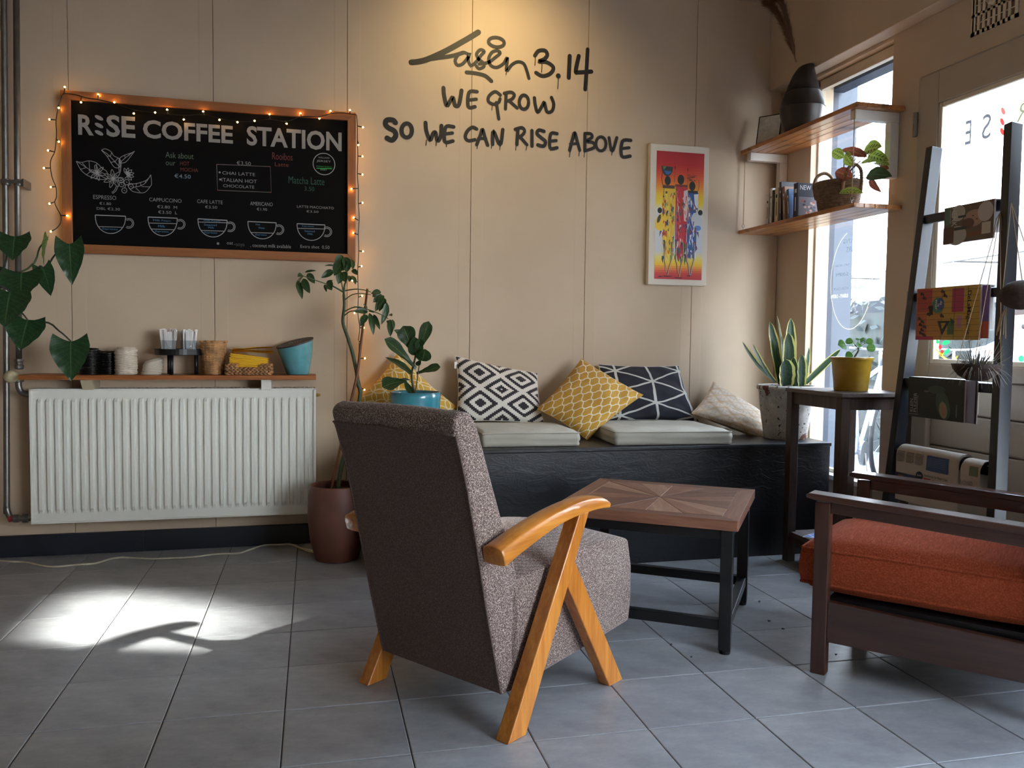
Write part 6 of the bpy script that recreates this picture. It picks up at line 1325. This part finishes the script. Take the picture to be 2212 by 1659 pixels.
def bicycle(label, loc, rz, col):
    B_ = thing('bicycle', label, 'bicycle', loc, rz, 'bicycles parked outside'); tm = plain('bike_tyre', (20, 20, 22), .8); fm = plain('bike_frame', col, .3)
    for x in (-.53, .53):
        m = MB(); m.tube([(x+.33*math.cos(t), 0, .35+.33*math.sin(t)) for t in [2*math.pi*i/32 for i in range(33)]], .018, 8, False); w_ = m.build('wheel', tm, B_, smooth=True)
        m = MB(); [m.tube([(x, 0, .35), (x+.32*math.cos(t), 0, .35+.32*math.sin(t))], .0018, 4) for t in [2*math.pi*i/18 for i in range(18)]]; m.ball((x, 0, .35), .025); m.build('spokes', CHROME, w_)
        m = MB(); m.tube([(x+.37*math.cos(t), 0, .35+.37*math.sin(t)) for t in [R(10+150*i/14) for i in range(15)]], .012, 6); m.build('mudguard', plain('silver_guard', (170, 176, 186), .25), B_, smooth=True)
    m = MB(); 
    for a, b2_ in (((-.53, 0, .35), (-.08, 0, .30)), ((-.08, 0, .30), (-.20, 0, .82)), ((-.08, 0, .30), (.36, 0, .85)), ((-.20, 0, .78), (.34, 0, .90)), ((-.53, 0, .35), (-.19, 0, .76)), ((.36, 0, .92), (.40, 0, .76)), ((.40, 0, .76), (.53, 0, .35))): m.tube([a, b2_], .016, 8)
    m.build('frame', fm, B_, smooth=True)
    m = MB(); m.tube(sm([(.22, -.28, 1.02), (.32, -.22, 1.05), (.36, 0, 1.04), (.32, .22, 1.05), (.22, .28, 1.02)], 3), .012, 8); m.tube([(.36, 0, .9), (.36, 0, 1.05)], .014); m.build('handlebar', CHROME, B_, smooth=True)
    m = MB(); m.ball((-.22, 0, .90), .11, 12, 8, (1.1, .7, .35)); m.build('saddle', BLACKP, B_, smooth=True)
    m = MB(); m.lathe([(.0, -.01), (.09, -.01), (.09, .01), (0, .01)], (-.08, -.04, .30), 18, cap=False, ax=(0, 1, 0)); m.tube([(-.08, -.05, .30), (-.08, -.07, .14)], .008); m.build('crank', CHROME, B_)
    return B_
bicycle('silver bicycle parked closest to the narrow window', (3.95, 5.2, -.10), R(35), (170, 176, 190)); bicycle('dark bicycle parked behind the silver one outside', (4.75, 5.35, -.10), R(35), (50, 56, 70))
# person sitting outside in a white top
pe = thing('person', 'person in a white top sitting outside behind the door glass', 'person', (4.15, 4.07, -.10), R(100)); pe.scale = (1.07, 1.07, 1.07); 
ch_ = thing('pavement_bench', 'dark pavement bench the person outside sits on', 'bench', (4.15, 4.05, -.075), R(100))
m = MB(); m.box((-.45, -.2, .36), (.45, .22, .40)); m.build('seat', BLACKM, ch_)
for x in (-.42, .42): m = MB(); m.box((x-.02, -.18, -.025), (x+.02, .2, .40)); m.build('leg', BLACKM, ch_)
def skin(par, name, J, E_, mat, root=0, sub=2):
    me = bpy.data.meshes.new(name); me.from_pydata([j[0] for j in J], E_, []); o = bpy.data.objects.new(name, me); C.objects.link(o); o.parent = par
    s_ = o.modifiers.new('skin', 'SKIN'); me.skin_vertices or me.attributes
    for i, j in enumerate(J): r_ = j[1]; me.skin_vertices[0].data[i].radius = (r_, r_) if not isinstance(r_, tuple) else r_
    me.skin_vertices[0].data[root].use_root = True; ss = o.modifiers.new('sub', 'SUBSURF'); ss.levels = sub; ss.render_levels = sub; me.materials.append(mat)
    dg = bpy.context.evaluated_depsgraph_get(); dg.update(); nm_ = bpy.data.meshes.new_from_object(o.evaluated_get(dg)); o.modifiers.clear(); o.data = nm_; nm_.shade_smooth(); return o
SKN = plain('skin', (196, 150, 128), .5); WHT = plain('white_cotton', (232, 234, 240), .85); JEA = plain('dark_jeans', (44, 54, 78), .85)
# joints: sitting, facing local -y
J = [((0, .05, .50), .12), ((0, .06, .68), .115), ((0, .05, .86), .13), ((0, .04, .98), .10), ((0, .03, 1.06), .05), ((0, .02, 1.12), .045), ((0, .0, 1.20), (.07, .085)), ((0, .0, 1.28), (.068, .08)),
     ((.17, .04, .96), .055), ((.22, -.02, .74), .042), ((.14, -.24, .64), .034), ((.10, -.31, .63), .028), ((-.17, .04, .96), .055), ((-.22, -.02, .74), .042), ((-.14, -.24, .64), .034), ((-.10, -.31, .63), .028),
     ((.10, .0, .49), .085), ((.12, -.38, .50), .062), ((.12, -.40, .10), .042), ((.12, -.50, .04), .036), ((-.10, .0, .49), .085), ((-.12, -.38, .50), .062), ((-.12, -.40, .10), .042), ((-.12, -.50, .04), .036)]
E_ = [(0,1),(1,2),(2,3),(3,4),(4,5),(5,6),(6,7),(3,8),(8,9),(9,10),(10,11),(3,12),(12,13),(13,14),(14,15),(0,16),(16,17),(17,18),(18,19),(0,20),(20,21),(21,22),(22,23)]
skin(pe, 'body', J, E_, SKN)
J2 = [((0, .05, .50), .138), ((0, .06, .68), .135), ((0, .05, .86), .150), ((0, .04, .985), .115), ((0, .03, 1.03), .06), ((.175, .04, .955), .072), ((.225, -.02, .74), .058), ((.15, -.22, .65), .045), ((-.175, .04, .955), .072), ((-.225, -.02, .74), .058), ((-.15, -.22, .65), .045)]
skin(pe, 'white_shirt', J2, [(0,1),(1,2),(2,3),(3,4),(3,5),(5,6),(6,7),(3,8),(8,9),(9,10)], WHT)
J3 = [((0, .05, .52), .13), ((.10, .0, .495), .10), ((.12, -.385, .505), .075), ((.12, -.40, .12), .058), ((-.10, .0, .495), .10), ((-.12, -.385, .505), .075), ((-.12, -.40, .12), .058)]
skin(pe, 'trousers', J3, [(0,1),(1,2),(2,3),(0,4),(4,5),(5,6)], JEA)
m = MB(); m.ball((0, .015, 1.255), .098, 18, 12, (.86, 1.0, .95)); hr = m.build('hair', plain('brown_hair', (58, 42, 32), .6), pe, smooth=True)
m = MB(); m.ball((0, -.068, 1.215), .066, 16, 12, (.95, .55, 1.25)); m.ball((0, -.112, 1.205), .014, 8, 6, (.8, 1, 1.4)); m.ball((0, -.1, 1.165), .02, 8, 6, (1, .4, .35)); m.build('face', SKN, pe, smooth=True)
m = MB(); [m.ball((s*.028, -.102, 1.228), .008, 8, 6) for s in (-1, 1)]; m.build('eye', plain('eye', (30, 26, 24), .3), pe)
for s in (-1, 1):
    m = MB()
    for k in range(4): m.tube([(s*(.10-.018*k+.01), -.315, .63), (s*(.095-.018*k+.005), -.35-.006*(k % 2), .625), (s*(.09-.018*k), -.375-.006*(k in (1, 2)), .605)], [.009, .008, .006], 6)
    m.tube([(s*.125, -.30, .635), (s*.135, -.325, .64), (s*.125, -.345, .635)], [.009, .009, .007], 6); m.build('fingers', SKN, pe, smooth=True)
    m = MB(); m.prism([(-.56, 0), (-.56, .04), (-.48, .08), (-.40, .11), (-.36, .09), (-.35, 0)], 'x', s*.12-.045, s*.12+.045); m.build('shoe', BLACKP, pe, bevel=.015)
# houses across the street
def house(label, y0, y1, h, col, x=19):
    H_ = thing('street_house', label, 'building', (x, (y0+y1)/2, -.10)); w_ = (y1-y0)/2; m = MB(); m.box((0, -w_, 0), (6, w_, h)); m.build('wall', plain('house_wall_%d' % int(y0), col, .8, .1, 1), H_)
    for zi in range(int(h//2.9)):
        for yi in range(3):
            y = -w_+w_*2*(yi+.5)/3; z = .9+zi*2.9; m = MB(); m.box((-.06, y-.5, z), (-.005, y+.5, z+1.5)); f_ = m.build('window', WHITEP, H_); m = MB(); m.box((-.075, y-.43, z+.07), (-.06, y+.43, z+1.43)); m.build('pane', bpy.data.materials['dark_glass'], f_)
    m = MB(); m.prism([(-.3, h), (3, h+1.6), (6.3, h)], 'y', -w_, w_); m.build('roof', plain('roof_%d' % int(y0), (86, 70, 66), .8), H_)
house('unseen tall brick house added to keep sun off the door and narrow window', -1.15, .8, 7.4, (150, 120, 104), 10); house('unseen tall grey house added to keep sun out of the long window', -6.3, -2.35, 7.4, (150, 146, 140), 10)  # both added out of view as sun blockers, with a gap between
house('pale low house across the street on the far left', 14, 22, 3.0, (206, 202, 196), 17); house('low brick house across the street straight behind the van', 5, 14, 2.9, (150, 120, 104), 24)

# dried leaf crumbs on the tiles
CRUMB = plain('dried_leaf_brown', (58, 38, 26), .9); c0_ = None
for px, py in ((1640, 1300), (1661, 1341), (1692, 1359), (1449, 1393), (1493, 1419), (1806, 1414)):
    p = aZ(px, py, .0012)
    if c0_ is None: m = MB(); m.add([(-.007, -.003, 0), (.002, -.005, .001), (.008, 0, .003), (.001, .005, .002), (-.006, .003, .004)], [(0, 1, 2, 3, 4), (4, 3, 2, 1, 0)]); m.add([(-.007, -.003, -.001), (.008, 0, -.001), (.001, .005, -.001)], [(0, 1, 2)]); c0_ = o = m.build('dried_crumb', CRUMB)
    else: o = c0_.copy(); C.objects.link(o)
    o.location = p; o.rotation_euler = (0, 0, random.random()*6); o.scale = [random.uniform(.6, 1.1)]*3; tag(o, 'tiny brown dried leaf crumb on the tiles around the coffee table and easy chair', 'crumb', 'leaf crumbs on the floor')
